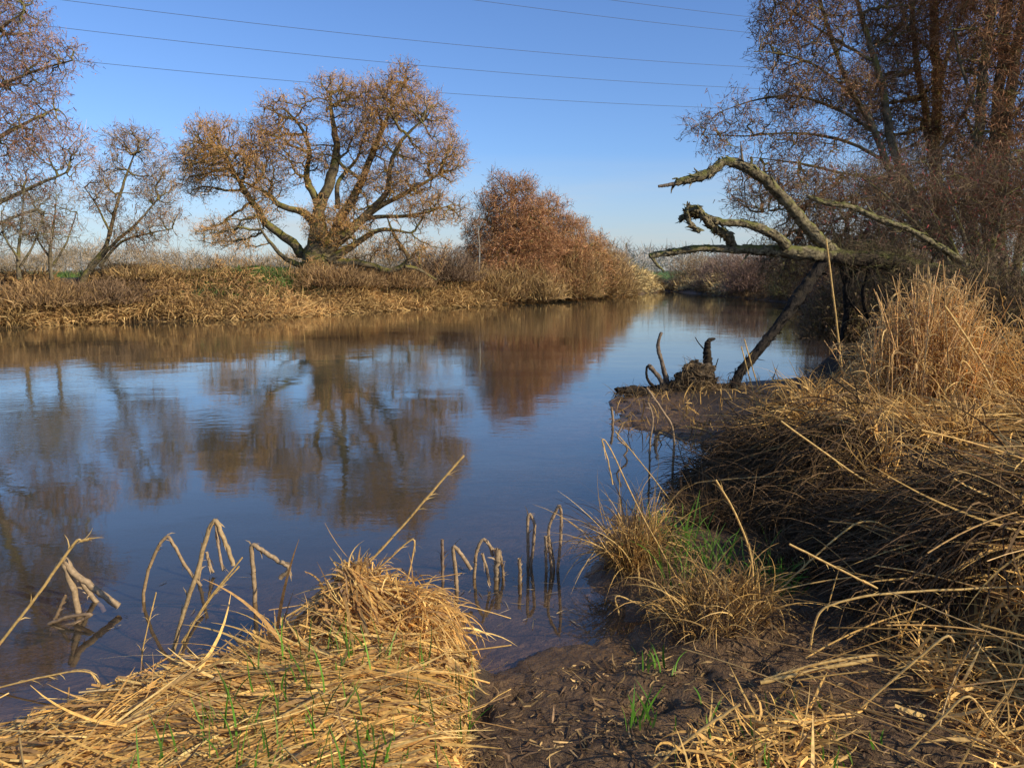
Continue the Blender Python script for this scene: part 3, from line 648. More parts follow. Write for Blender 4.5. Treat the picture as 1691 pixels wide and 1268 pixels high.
# ------------------------------------------------------------------ far bank cover
def bank_cover(name, label, line, n, reach, cols, L, w, mat, hang=0.0, lumps=.4, kind='stuff'):
    line = np.array(line); seg = np.linalg.norm(np.diff(line, axis=0), axis=1)
    # wider share for near segments
    i = rng.choice(len(seg), n, p=seg / seg.sum()); t = rng.random(n)
    a, b = line[i], line[i + 1]; p = a + (b - a) * t[:, None]; d = nrm(b - a); out = np.stack([d[:, 1], -d[:, 0]], 1)
    off = rng.uniform(reach[0], reach[1], n); x = p[:, 0] + out[:, 0] * off; y = p[:, 1] + out[:, 1] * off
    lump = np.maximum(0, fbm(x * .55, y * .55, 51, 3)) * lumps; gap = (((x + 11.0) / 2.1) ** 2 + ((y - 35.0) / 2.9) ** 2 < 1) & (off < -.5) & (rng.random(n) < .93)
    x, y, off, out, lump = x[~gap], y[~gap], off[~gap], out[~gap], lump[~gap]; n = len(x)
    z = np.maximum(floor(x, y), .02) + rng.random(n) * (.12 + lump)
    dd = nrm(rdir(n) * .9 + np.array([0, 0, .75]) + np.stack([-out[:, 0], -out[:, 1], out[:, 0] * 0], 1) * hang)
    LL = L * rng.uniform(.4, 1.3, n)
    Q = paths(np.stack([x, y, z], 1), dd, LL, 5, 1.3, .5, kinkp=.2)
    Q[..., 2] = np.maximum(Q[..., 2], .01)
    c = pal(n, cols, .25) * (1 + .3 * fbm(x * .8, y * .8, 55, 2))[:, None]
    m = MB(); blades(m, Q, w * rng.uniform(.6, 1.4, n), c, .1, 'leaf')
    return tag(m.build(name, mat, smooth=False), label, 'undergrowth', kind=kind)
farline = farb[::-1]; farline = [(-20, 21.5)] + farline
# 'out' is to the right of travel; travelling left->right along the far bank, land is to the left
bank_cover('dead_undergrowth', 'golden brown bramble and dead bracken covering the far bank', farline, 46000, (-3.2, .1), [(.38, .215, .08), (.30, .165, .07), (.17, .10, .05), (.44, .27, .10)], .42, .035, M_twig, -.3, .8)
bank_cover('bank_reeds', 'pale dead reeds hanging down to the water along the far bank', farline[:8], 11000, (-.9, .25), [(.56, .36, .14), (.48, .29, .11), (.38, .22, .09)], .6, .035, M_twig, -.8, .35)
rl = [(6.6, 12.6)] + rightb[:-1]
bank_cover('bank_undergrowth', 'brown dead undergrowth along the right bank downstream', rl[::-1], 16000, (-2.5, .1), [(.28, .17, .08), (.34, .20, .09), (.2, .13, .06)], .5, .03, M_twig, -.3, .8)
endl = [tuple(gr(x, y)[:2]) for x, y in [(1030, 487), (1050, 486), (1100, 481), (1150, 484), (1200, 490)]]
bank_cover('bend_reeds', 'pale yellow reeds at the water edge of the river bend', endl, 5000, (-2.5, .1), [(.60, .44, .20), (.5, .36, .16)], .9, .07, M_twig, -.2, .8)
# grass tufts on green field edge
N = 16000; mb = MB(); hx = np.concatenate([rng.uniform(-22, -3, 9000), rng.normal(-11.0, 1.0, 7000)]); hy = np.concatenate([rng.uniform(33.5, 48, 9000), rng.normal(34, 1.6, 7000)])
fz_ = floor(hx, hy); ok = fz_ > .6; hx, hy, fz_ = hx[ok], hy[ok], fz_[ok]; N = len(hx)
Q = paths(np.stack([hx, hy, fz_], 1), nrm(rdir(N) * .5 + np.array([0, 0, 1])), rng.uniform(.1, .3, N), 3, .5, .3)
blades(mb, Q, .05, pal(N, [(.10, .17, .025), (.13, .18, .04), (.2, .2, .07)]), 0, 'leaf')
tag(mb.build('field_grass', M_grass, smooth=False), 'short green grass of the field on top of the far bank', 'grass', kind='stuff')

# ------------------------------------------------------------------ fallen tree
FD = 11.8
root = empty('fallen_tree', (*at(1640, 560, 12.4)[:2], .9), 'toppled dead tree with mossy bare limbs reaching left over the water', 'fallen tree')
def part(name, rows, mat, parent, D, sides=14, lump=.15, wob=.06, n=9):
    rows = [(r[0], r[1], r[2] * .70, *r[3:]) for r in rows]
    m = MB(); S = limb_mesh(m, limb_pts([(r[0] + random.uniform(-2.5, 2.5), r[1] + random.uniform(-2.5, 2.5), r[2] * random.uniform(.88, 1.12), *r[3:]) if 0 < k < len(rows) - 1 else r for k, r in enumerate(rows)], D), sides, n, lump, wob)
    if S[0, 3] > .04 and name in ('limb', 'trunk', 'trunk_base', 'log'):      # lifted bark flakes and snapped spurs
        k = int(26 * len(rows)); i = rng.integers(1, len(S) - 2, k); T = nrm(S[i + 1, :3] - S[i, :3]); rad = nrm(np.cross(T, rdir(k)))
        P0 = S[i, :3] + rad * S[i, 3:4] * .96
        Q = paths(P0, nrm(T * rng.choice([-1, 1], (k, 1)) + rad * .25), rng.uniform(.04, .13, k), 4, .2, .2)
        W_ = rng.uniform(.008, .022, k)[:, None] * np.array([.9, 1, .8, .3])[None]
        strips(m, Q, W_, np.broadcast_to(nrm(np.cross(T, rad))[:, None], Q.shape), np.full((k, 3), .2))
        k = int(1.2 * len(rows)); i = rng.integers(2, int(len(S) * .75), k); rad = nrm(rdir(k) + np.array([0, 0, .5]))
        Q = paths(S[i, :3] + rad * S[i, 3:4] * .7, nrm(rad + rdir(k) * .4), rng.uniform(.9, 3.0, k) * S[i, 3], 5, .2, .5)
        tubes(m, Q, rng.uniform(.06, .14, (k, 1)) * S[i, 3:4] * np.array([[1.3, .8, .6, .5, .15]]), 6, (.2, .2, .2))
    return m.build(name, mat, parent), S
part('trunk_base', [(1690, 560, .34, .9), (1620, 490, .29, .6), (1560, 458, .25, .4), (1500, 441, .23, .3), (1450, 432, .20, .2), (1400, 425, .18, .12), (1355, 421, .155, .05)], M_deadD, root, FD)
part('trunk', [(1375, 423, .15, .08), (1330, 417, .13, 0), (1265, 414, .10, 0), (1205, 410, .085, -.1), (1160, 412, .07, -.15), (1110, 418, .065, -.2), (1072, 423, .055, -.2)], M_dead, root, FD)
part('limb', [(1378, 420, .14, .1), (1340, 385, .125, 0), (1300, 335, .115, -.2), (1262, 297, .11, -.3), (1228, 276, .105, -.4), (1196, 266, .09, -.4), (1172, 285, .085, -.45), (1140, 297, .075, -.5), (1116, 302, .06, -.5)], M_dead, root, FD)
part('limb', [(1600, 440, .075, .6), (1560, 412, .065, .45), (1500, 378, .06, .3), (1450, 361, .055, .2), (1405, 343, .05, .1), (1365, 336, .042, 0), (1334, 324, .03, 0)], M_dead, root, FD, 10)
part('stub', [(1452, 362, .03, .2), (1435, 345, .02, .2), (1428, 330, .008, .2)], M_dead, root, FD, 7)
part('stub', [(1262, 297, .035, -.3), (1255, 310, .02, -.3), (1252, 320, .007, -.3)], M_pale, root, FD, 7)
part('stub', [(1310, 348, .035, -.2), (1322, 332, .02, -.2), (1330, 322, .007, -.2)], M_dead, root, FD, 7)
part('stub', [(1160, 290, .03, -.5), (1150, 282, .016, -.5), (1146, 277, .006, -.5)], M_dead, root, FD, 7)
part('stub', [(1240, 412, .035, 0), (1232, 428, .02, 0), (1222, 440, .007, 0)], M_dead, root, FD, 7)
part('stub', [(1122, 302, .045, -.5), (1105, 308, .033, -.5), (1087, 308, .028, -.5)], M_pale, root, FD, 8)
part('stub', [(1118, 300, .04, -.5), (1112, 312, .022, -.5), (1108, 320, .006, -.5)], M_dead, root, FD, 8)
part('stub', [(1124, 302, .03, -.5), (1116, 297, .02, -.5), (1110, 296, .012, -.5)], M_dead, root, FD, 8)
part('stub', [(1228, 277, .04, -.4), (1225, 258, .028, -.4), (1223, 234, .008, -.4)], M_pale, root, FD, 8)
part('stub', [(1196, 270, .04, -.4), (1192, 262, .02, -.4), (1190, 259, .01, -.4)], M_dead, root, FD, 8)
part('limb', [(1300, 405, .10, -.1), (1272, 382, .085, -.3), (1230, 371, .08, -.4), (1190, 367, .07, -.5), (1165, 361, .065, -.5), (1148, 353, .06, -.5), (1134, 355, .05, -.5), (1122, 364, .045, -.5)], M_dead, root, FD)
part('limb', [(1212, 412, .09, 0), (1200, 392, .085, -.2), (1180, 376, .075, -.4), (1165, 362, .07, -.6), (1154, 350, .07, -.65), (1140, 346, .06, -.65), (1136, 356, .05, -.65), (1143, 372, .045, -.65), (1156, 383, .04, -.65)], M_dead, root, FD)
part('stub', [(1076, 424, .045, -.2), (1083, 437, .035, -.2), (1096, 447, .02, -.2)], M_dead, root, FD, 8)
part('limb', [(1362, 428, .13, .1), (1345, 455, .12, 0), (1318, 492, .118, -.1), (1285, 538, .112, -.25), (1250, 585, .105, -.4), (1222, 615, .105, -.5), (1210, 640, .11, -.6), (1207, 662, .12, -.65)], M_darkwood, root, FD, 12, .06, .08)
part('limb', [(1420, 430, .1, .2), (1400, 470, .08, .3), (1395, 520, .06, .4), (1385, 570, .03, .4)], M_darkwood, root, FD)
for k in range(9):
    x0 = 1385 + k * 26 + rng.uniform(-8, 8)
    part('root_strand', [(x0, 428 + (k > 3) * (k - 3) * 12, .05, .2), (x0 + rng.uniform(-15, 25), 480 + k * 6, .035, .3), (x0 + rng.uniform(-20, 45), 525 + k * 9, .015, .4)], M_darkwood, root, FD, 7)
m = MB()   # rags of moss and dead twigs still on the trunk
t = rng.random(5200); bx = 1360 + 320 * t ** .8
pp = np.array([at(x, 417 + max(0, x - 1450) * .45 + rng.uniform(-16, 26), FD + .3 + rng.uniform(-.25, .3)) for x in bx])
Q = paths(pp, nrm(rdir(5200) + np.array([.2, 0, .1])), rng.uniform(.15, .6, 5200), 4, .8, .6)
blades(m, Q, .007, pal(5200, [(.12, .08, .05), (.2, .13, .08), (.16, .14, .05)]), 0, 'twig')
m.build('twigs', M_twig, root, False)

# ------------------------------------------------------------------ driftwood stump on the spit
SD = 11.4
b = at(1145, 650, SD)
root = empty('driftwood_stump', (b[0], b[1], .03), 'dark uprooted stump with upright snags on the mud spit', 'stump')
part('log', [(1018, 644, .05, -.15), (1035, 645, .08, -.1), (1080, 648, .10, 0), (1130, 650, .11, .05), (1190, 648, .09, .1), (1225, 646, .05, .2)], M_darkwood, root, SD, 12, .25, .25, 9)
m = MB()
for (x, y, r) in [(1140, 628, .19), (1155, 618, .17), (1125, 640, .15), (1165, 640, .16), (1145, 608, .11), (1110, 642, .11), (1095, 645, .10), (1188, 645, .10)]:
    c = at(x, y, SD + rng.uniform(-.15, .15)); n1, n2 = 32, 22
    th, ph = np.meshgrid(np.arange(n1) / n1 * 2 * math.pi, np.linspace(0, math.pi, n2))
    u = np.stack([np.cos(th) * np.sin(ph), np.sin(th) * np.sin(ph), np.cos(ph)], -1)
    rr = r * (1 + .40 * vn(u[..., 0] * 3 + x, u[..., 2] * 3 + u[..., 1] * 2, 3) + .35 * vn(u[..., 0] * 9 + x, u[..., 2] * 9 + u[..., 1] * 5, 4))
    idx = np.arange(n1 * n2).reshape(n2, n1)
    q = np.stack([idx[:-1], np.roll(idx, -1, 1)[:-1], np.roll(idx, -1, 1)[1:], idx[1:]], -1)
    m.add((c + u * rr[..., None] * np.array([1.15, 1, .9])).reshape(-1, 3), q.reshape(-1, 4), (.1, .08, .06))
m.build('root_plate', mat_bark('root_bark', (.03, .02, .014), (.20, .14, .085), (.10, .07, .04), .2, 16, 1), root)
part('snag', [(1104, 645, .07, 0), (1098, 620, .055, 0), (1092, 600, .045, 0), (1086, 580, .04, 0), (1085, 565, .035, 0), (1092, 549, .032, 0)], M_pale, root, SD, 9)
part('snag', [(1096, 640, .05, -.1), (1086, 622, .05, -.1), (1076, 608, .045, -.1), (1072, 603, .035, -.1)], M_pale, root, SD, 9)
part('snag', [(1098, 644, .04, -.1), (1076, 638, .03, -.1), (1066, 622, .028, -.1), (1068, 608, .025, -.1), (1075, 603, .02, -.1)], M_darkwood, root, SD, 8)
part('snag', [(1168, 645, .10, 0), (1168, 615, .085, 0), (1166, 590, .08, 0), (1166, 575, .075, 0), (1172, 564, .05, 0), (1181, 559, .02, 0)], M_darkwood, root, SD, 10)
part('stick', [(1161, 575, .014, 0), (1155, 567, .012, 0), (1148, 557, .009, 0)], M_darkwood, root, SD, 6)
part('stick', [(1182, 640, .018, 0), (1176, 612, .015, 0), (1171, 592, .012, 0)], M_darkwood, root, SD, 6)
part('stick', [(1172, 620, .015, 0), (1180, 606, .012, 0), (1186, 592, .009, 0)], M_darkwood, root, SD, 6)
m = MB()
n = 1500; x = np.where(rng.random(n) < .5, rng.normal(1145, 24, n), rng.uniform(1015, 1235, n)); pp = np.array([at(a, 650 - 52 * math.exp(-((a - 1145) / 30) ** 2) * rng.random(), SD + rng.uniform(-.35, .1)) for a in x])
pp[:, 2] = np.maximum(pp[:, 2], .03)
Q = paths(pp, nrm(rdir(n) + np.array([0, -.2, .1])), rng.uniform(.08, .3, n), 4, .9, .6, floor=floor, lift=.01)
blades(m, Q, .009, pal(n, [(.09, .06, .035), (.2, .13, .07), (.36, .24, .12)]), 0, 'twig')
m.build('rootlets', M_twig, root, False)

# ------------------------------------------------------------------ overhead cables
for k, (a, b_, lab) in enumerate([((100, 0), (1235, 111), 'topmost long power cable crossing the left sky above the broad tree'), ((100, 46), (1235, 146), 'middle of the three long power cables crossing the sky'),
                                  ((100, 98), (1235, 180), 'lowest long power cable passing the crown of the broad tree'), ((780, 0), (1235, 54), 'short steep power cable at the top centre of the sky'), ((1005, 0), (1235, 28), 'shortest power cable at the top right of the open sky')]):
    D0, D1 = 62, 84
    A = at(*a, D0 if a[0] < 500 else D0 + 22 * (a[0] - 100) / 1135); B = at(*b_, D1); dv = B - A
    t = np.linspace(-.9 if a[0] < 500 else -2.2, 1.9, 90); P = A + dv * t[:, None]
    L = np.linalg.norm(dv[:2]); P[:, 2] += .0011 * (L * t) * (L * (t - 1)) * .5
    m = MB(); tubes(m, P[None], np.full((1, len(P)), .017), 6, (.09, .09, .10))
    tag(m.build('power_cable', mat_attr('cable_metal', .5, 0, 1, .05) if k == 0 else bpy.data.materials['cable_metal']), lab, 'power cable', 'power cables overhead')

# ------------------------------------------------------------------ reed heap (foreground left)
STR = [(.88, .53, .15), (.80, .45, .12), (.66, .35, .10), (.92, .62, .22), (.42, .22, .075), (.34, .2, .09)]
def inside(poly_, x, y): return segd(x, y, poly_)[1]
def scatter(poly_, n):
    lo, hi = poly_.min(0), poly_.max(0); out = np.zeros((0, 2))
    while len(out) < n:
        p = rng.uniform(lo, hi, (n * 2, 2)); out = np.vstack([out, p[inside(poly_, p[:, 0], p[:, 1])]])
    return out[:n]
vis = np.array([(-3.4, 2.3)] + [tuple(p) for p in mound_poly[1:-4]] + [(-.25, 1.3), (-2.2, 1.3)])
m = MB()
for (n, lo, hi, w, sh, L) in [(7000, 0, .02, .013, .6, .34), (5500, .01, .035, .015, .9, .44), (4600, .02, .045, .014, 1.1, .5), (2600, .03, .05, .008, 1.1, .4)]:
    p = scatter(vis, n); x, y = p.T
    fx = .75 + .4 * vn(x * 1.3, y * 1.3, 61); fy = .35 * vn(x * 1.7, y * 1.7, 63) + .30
    # strands fall away from the crest of the heap
    cx_, cy_ = x + .74, y - 3.6; rr = np.hypot(cx_, cy_); wgt = np.exp(-(rr / .55) ** 2)[:, None]
    d = np.stack([fx, fy, -.02 + 0 * x], 1) * (1 - wgt) + np.stack([cx_ / (rr + .05), cy_ / (rr + .05), -.2 + 0 * x], 1) * wgt
    sg = np.where(rng.random(n) < .35, -1, 1)[:, None]; an = .75 * vn(x * 3.5, y * 3.5 + lo * 40, 65) + .55 * vn(x * 10, y * 10 + lo * 90, 66) + rng.normal(0, .16, n)
    ca, sa = np.cos(an), np.sin(an); d = np.stack([d[:, 0] * ca - d[:, 1] * sa, d[:, 0] * sa + d[:, 1] * ca, d[:, 2]], 1)
    d = nrm(d * sg + rng.normal(size=(n, 3)) * np.array([.12, .12, .09]))
    lift = rng.uniform(lo, hi, n)
    z = floor(x, y) + lift
    edge = segd(x, y, mound_poly)[0]
    gxx = segd(x + .01, y, mound_poly)[0] - edge; gyy = segd(x, y + .01, mound_poly)[0] - edge
    on = nrm(-np.stack([gxx, gyy, 0 * x], 1)); k_ = np.clip(1 - edge / .3, 0, 1)[:, None]
    d = nrm(d - on * (d * on).sum(1, keepdims=True) * k_ * .85 - np.array([0, 0, .25]) * k_)
    LL = L * rng.uniform(.35, 1.25, n) * np.clip(edge / .30, .3, 1)
    Q = paths(np.stack([x, y, z], 1) - d * LL[:, None] * .3, d, LL, 9, np.clip(2.6 - edge * 7, .6, 2.6), .26, kinkp=.14, floor=floor, lift=lift * .8 + .004)
    c = pal(n, STR, .16) * (.75 + .35 * rng.random((n, 1)))
    blades(m, Q, w * rng.uniform(.4, 1.5, n), c, .9, 'leaf')
tag(m.build('flattened_reeds', M_straw, smooth=False), 'big heap of flattened golden dead reeds in the left foreground', 'reeds', kind='stuff')
# round stems among the leaves
m = MB(); n = 260; p = scatter(vis, n); x, y = p.T
d = nrm(np.stack([.9 + 0 * x, .25 + .4 * vn(x, y, 3), .0 + 0 * x], 1) + rng.normal(size=(n, 3)) * np.array([.35, .45, .07])); L = rng.uniform(.25, .6, n)
lift = rng.uniform(.02, .06, n)
Q = paths(np.stack([x, y, floor(x, y) + lift], 1) - d * L[:, None] * .4, d, L, 8, .2, .15, kinkp=.3, floor=floor, lift=lift)
tubes(m, Q, np.full((n, 8), .003) * rng.uniform(.7, 1.4, (n, 1)), 5, pal(n, STR + [(.6, .42, .2)], .12))
tag(m.build('reed_stalks', M_straw), 'loose round reed stalks lying across the golden heap', 'reeds', kind='stuff')
# rim tufts at the crest, bent over
m = MB(); n = 260; x = rng.normal(-.70, .15, n); y = rng.normal(3.62, .09, n); z = floor(x, y) + .03
d = nrm(np.stack([rng.normal(0, .55, n), rng.normal(.1, .3, n), np.ones(n)], 1)); L = rng.uniform(.08, .22, n)
Q = paths(np.stack([x, y, z], 1), d, L, 8, 2.6, .5, kinkp=.45, floor=floor, lift=.02)
blades(m, Q, .008 * rng.uniform(.6, 1.4, n), pal(n, STR, .15), .3, 'leaf')
n = 500; x = rng.normal(-.42, .05, n); y = rng.normal(3.5, .14, n); z = floor(x, y) + rng.uniform(.0, .10, n)
Q = paths(np.stack([x, y, z], 1), nrm(rng.normal(size=(n, 3)) * .4 + np.array([.5, -.1, .3])), rng.uniform(.15, .35, n), 8, 3, .3, floor=floor, lift=.01)
blades(m, Q, .008, pal(n, STR, .2), .3, 'leaf')
tag(m.build('drooping_reed_tuft', M_straw, smooth=False), 'drooping reed tips on the crest of the golden heap', 'reeds', kind='stuff')

# individual stalks ------------------------------------------------
def flatstalk(name, label, cat, rows, mat, c, D=None, base_z=0.0, width=.012, group=None, sides=7, leafy=False):
    """rows of (x,y[,depth offset]); stands at the distance of its base"""
    if D is None: D = gr(rows[0][0], rows[0][1], base_z)[1]
    if name == 'reed_stalk' and gr(rows[0][0], rows[0][1], 0)[1] > 0:      # stand it where its foot meets the ground
        best = None
        for dd in np.arange(-.9, 1.4, .03):
            q_ = at(rows[0][0], rows[0][1], D + dd); e_ = abs(q_[2] - fz(q_[0], q_[1]) - .02)
            if e_ < .05 and (best is None or abs(dd) < abs(best)): best = dd
        if best is not None: D += best
    pts = [[*at(r[0], r[1], D + (r[2] if len(r) > 2 else 0)), width * (r[3] if len(r) > 3 else 1)] for r in rows]
    mm = MB(); S = crom(np.array(pts), 5)
    if leafy:
        T = nrm(np.gradient(S[:, :3], axis=0)); up = nrm(np.array([[.2, -.6, .75]])); sd_ = nrm(np.cross(T, np.broadcast_to(up, T.shape)))
        for tilt in (-.5, .5):
            side = sd_ + up * tilt; off_ = sd_ * (S[:, 3:4] * .25 * np.sign(tilt))
            strips(mm, (S[:, :3] + off_)[None], S[None, :, 3] * .5, nrm(side)[None], np.array(c)[None])
        return tag(mm.build(name, mat), label, cat, group)
    S[:, :3] += rng.normal(size=(len(S), 3)) * width * .07
    tubes(mm, S[None, :, :3], S[None, :, 3] / 2, sides, c, .08)
    # ragged sheath along the stem
    k = 16; i = rng.integers(1, len(S) - 2, k); dd = nrm(S[i + 1, :3] - S[i, :3])
    Q = paths(S[i, :3], nrm(dd + rdir(k) * .35), rng.uniform(.03, .09, k), 4, .9, .3)
    blades(mm, Q, width * .45, pal(k, [c], .2), .2, 'leaf')
    o = mm.build(name, mat)
    return tag(o, label, cat, group)
G1 = 'broken reed stubs standing in the shallows'
OLD = (.46, .31, .17)
def RS(lab, rows, w=.022, c=OLD, base_z=-.06, D=None):
    w *= 1.05
    flatstalk('broken_reed', lab, 'reed stub', rows, M_straw, c, D=D, base_z=base_z, width=w, group=G1)
RS('thick folded reed stub at the far left of the water forming an upturned V', [(132, 1028), (118, 965), (103, 922), (122, 945), (160, 975), (196, 1000)], .034)
RS('thinner reed leaning inside the upturned V at the far left of the water', [(172, 1010), (140, 968), (110, 926)], .026)
RS('short pale reed stub rising left of the upturned V', [(84, 1040), (96, 1010), (108, 983)], .016, (.34, .22, .12))
RS('folded reed lying on the water at the foot of the upturned V', [(80, 1030), (115, 1018), (150, 1015), (118, 1030), (84, 1040)], .018, (.32, .21, .12), .0)
RS('arched reed looping into the water left of the tall looped reed', [(235, 1010), (240, 960), (255, 915), (275, 886), (290, 905), (310, 940), (332, 968)], .017, (.46, .3, .15))
RS('upright dark reed stub behind the tall looped reed', [(326, 975), (331, 930), (335, 897)], .018)
RS('tallest looped reed of the left group rising from the golden heap', [(285, 1075), (300, 1020), (323, 951), (340, 890), (354, 859), (366, 880), (378, 910), (386, 934)], .020, (.54, .36, .17), .02)
RS('thin reed hanging inside the tall looped reed', [(356, 862), (360, 900), (368, 942)], .012, (.52, .35, .2), D=3.55)
RS('tiny bent reed stub beneath the tall looped reed', [(341, 911), (344, 925), (352, 945)], .018, OLD, D=4.55)
RS('reed snapped at a right angle near the centre of the left group', [(421, 1010), (419, 950), (415, 902), (432, 908), (455, 924), (478, 938), (462, 955)], .024)
RS('single short straight reed stub leftmost of the centre group', [(731, 975), (731, 930), (730, 890)], .018, (.3, .2, .13))
RS('reed stub with its top snapped down to the right', [(755, 992), (752, 940), (749, 904), (762, 916), (778, 940)], .022)
RS('small arched reed stub between the snapped stub and the bundled stub', [(782, 970), (785, 925), (791, 900), (799, 891), (808, 900), (815, 918)], .019)
RS('short slanting reed under the small arch', [(796, 914), (803, 935), (809, 965)], .016, OLD, D=4.35)
RS('bundled double reed stub in the middle of the centre group', [(819, 972), (821, 935), (822, 907)], .034, (.44, .31, .18))
RS('thin reed clinging to the right of the bundled stub', [(832, 968), (829, 930), (824, 908)], .016)
RS('short blunt reed stub right of the bundled stub', [(859, 980), (859, 950), (858, 922)], .02)
RS('upright reed stub topped with a narrow fold', [(873, 950), (872, 900), (873, 850), (883, 868), (880, 905), (876, 945)], .019, (.48, .32, .18))
RS('dark straight stub left of the tallest centre loop', [(902, 960), (902, 920), (901, 885)], .017)
RS('tallest narrow looped reed at the right end of the centre group', [(913, 958), (908, 915), (906, 875), (916, 848), (924, 835), (927, 860), (925, 900), (921, 948)], .018, (.48, .32, .18))
RS('pale short stub inside the tallest centre loop', [(916, 955), (914, 925), (908, 890)], .013, (.5, .34, .2))
# long stalks
def ST(lab, rows, D, w=.010, c=(.76, .49, .17), mat=None, name='reed_stalk'):
    flatstalk(name, lab, 'reed stalk', rows, mat or M_straw, c, D=D, leafy=' leaf ' in lab, width=w, group='single long reed stalks')
ST('long golden reed stalk cut by the left edge of the photo with a snapped tip', [(-70, 1150), (0, 1062), (60, 985), (121, 899), (135, 893), (149, 889)], 2.9, .012)
ST('long slanting reed stalk rising right from the crest of the golden heap', [(560, 985), (610, 928), (665, 868), (715, 810), (766, 752)], 3.7, .011)
ST('bent reed stalk arching right beside the crest of the heap', [(600, 960), (640, 925), (682, 890), (680, 925), (672, 960)], 3.75, .008)
ST('slim straight reed stalk leaning right from the left slope of the heap', [(290, 1090), (330, 1010), (400, 920)], 3.5, .008)
ST('slim reed stalk leaning right just below the other one on the heap', [(300, 1060), (350, 985), (395, 935)], 3.6, .009)
ST('thin upright reed at the water edge left of the heap', [(232, 1110), (238, 1060), (258, 978)], 3.5, .006)
ST('limp grey reed leaf hanging on the heap below the crest', [(560, 962, 0, .8), (572, 985, -.05, 2), (581, 1030, -.1, 1.8), (580, 1070, -.12, .6)], 3.45, .014, (.26, .17, .12))
ST('curved pale reed lying at the left edge of the heap by the water', [(-20, 1140), (60, 1120), (140, 1108), (170, 1135)], 2.9, .008)
for lab, rows, D, w in [
    ('long reed stalk bent at its left end lying across the right foreground', [(1337, 1075), (1343, 1040), (1357, 1007), (1395, 992), (1453, 981), (1560, 974), (1700, 968)], 2.9, .010),
    ('stalk peaked like a roof over the dark hollow on the right', [(1290, 972), (1350, 915), (1424, 861), (1487, 882), (1540, 915), (1600, 965)], 3.3, .009),
    ('straight stalk slanting down right across the dark hollow', [(1303, 898), (1375, 934), (1449, 971)], 3.2, .009),
    ('straight stalk slanting down right below the bent long stalk', [(1445, 1010), (1530, 1046), (1620, 1085)], 2.8, .010),
    ('tall thin stalk leaning left beside the green shoots', [(1243, 1010), (1241, 923), (1215, 850), (1182, 792)], 3.9, .010),
    ('nearly level stalk high on the right bank', [(1507, 825), (1600, 838), (1720, 856)], 3.4, .010),
    ('thick stalk lying low over the mud on the right', [(1256, 1128), (1340, 1108), (1440, 1088)], 3.0, .016),
    ('second stalk lying beside the thick one over the mud', [(1262, 1122), (1350, 1096), (1450, 1080)], 3.02, .011),
    ('long stalk rising right from the bottom edge near the muddy corner', [(1070, 1275), (1150, 1210), (1222, 1162)], 2.45, .010),
    ('long stalk slanting up right across the bottom right corner', [(1420, 1170), (1500, 1100), (1560, 1052), (1575, 1060)], 2.7, .009),
    ('wide yellow leaf curving down to the bottom edge on the right', [(1478, 1165, 0, .6), (1541, 1194, 0, 1.3), (1570, 1230, 0, 1.4), (1595, 1275, 0, .9)], 2.3, .017),
    ('forked stalk crossing near the bottom right corner', [(1500, 1240), (1560, 1180), (1600, 1150), (1640, 1195), (1695, 1250)], 2.4, .008),
    ('long stalk slanting over the small pool right of centre', [(1119, 842), (1070, 778), (1016, 712)], 4.6, .007),
    ('stalk with nodding seed head leaning left over the water', [(1128, 972), (1060, 850), (1010, 745), (994, 726), (1004, 760), (1012, 800)], 4.4, .007),
    ('low stalk sticking left out of the second tussock', [(1100, 1022), (1060, 1000), (1018, 984), (1022, 1012)], 3.8, .008),
    ('long thin stalk crossing from the first tussock to the right', [(1090, 890), (1160, 915), (1235, 955)], 4.1, .008),
    ('tall pale reed standing above the others under the fallen trunk', [(1392, 625), (1380, 520), (1364, 395)], 8.4, .018),
    ('left of the two thin reeds crossing in front of the leaning limb', [(1268, 715), (1245, 650), (1224, 572)], 7.6, .012),
    ('right of the two thin reeds crossing in front of the leaning limb', [(1272, 712), (1252, 640), (1229, 560)], 7.7, .012),
    ('long heavy stalk slanting from the standing reeds down to the right', [(1560, 505), (1610, 580), (1650, 650), (1700, 740)], 6.2, .018),
    ('long stalk running down right across the matted bank', [(1290, 695), (1400, 775), (1500, 840), (1590, 930)], 4.6, .012)]:
    ST(lab, rows, D, w)

# ------------------------------------------------------------------ right bank reeds
RB = [(.74, .44, .13), (.62, .35, .10), (.42, .23, .07), (.84, .53, .18)]
DK = [(.12, .07, .035), (.085, .05, .027), (.17, .10, .045)]  # dark browns, also standing in for shade on the bank face
# thatch over bank top
bp = np.array([(2.1, 4.2), (2.0, 5.2), (2.05, 6.3), (3.1, 7.2), (3.8, 8), (4.6, 9.6), (6.5, 10.0), (7, 2), (3.2, 1.2), (2.7, 2.6), (2.3, 3.4)])
m = MB()
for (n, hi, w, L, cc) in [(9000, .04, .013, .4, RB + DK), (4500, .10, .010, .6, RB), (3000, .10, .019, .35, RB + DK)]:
    p = scatter(bp, n); p = p[fbm(p[:, 0] * 2.1, p[:, 1] * 1.6, 77, 3) > -.22]; n = len(p); x, y = p.T
    dn = .5 * vn(x * .8, y * .8, 71)
    d = nrm(np.stack([-.85 + dn, .35 + .5 * vn(x * .9, y * .9, 73), .0 + 0 * x], 1) + rng.normal(size=(n, 3)) * np.array([.35, .4, .10]))
    lift = rng.uniform(0, hi, n); LL = L * rng.uniform(.4, 1.4, n)
    Q = paths(np.stack([x, y, floor(x, y) + lift], 1), d, LL, 8, .45, .35, kinkp=.22, floor=floor, lift=lift * .7)
    blades(m, Q, w * rng.uniform(.5, 1.4, n), pal(n, cc, .22), .4, 'leaf')
tag(m.build('matted_reeds', M_straw, smooth=False), 'matted dead reeds lying over the right bank', 'reeds', kind='stuff')
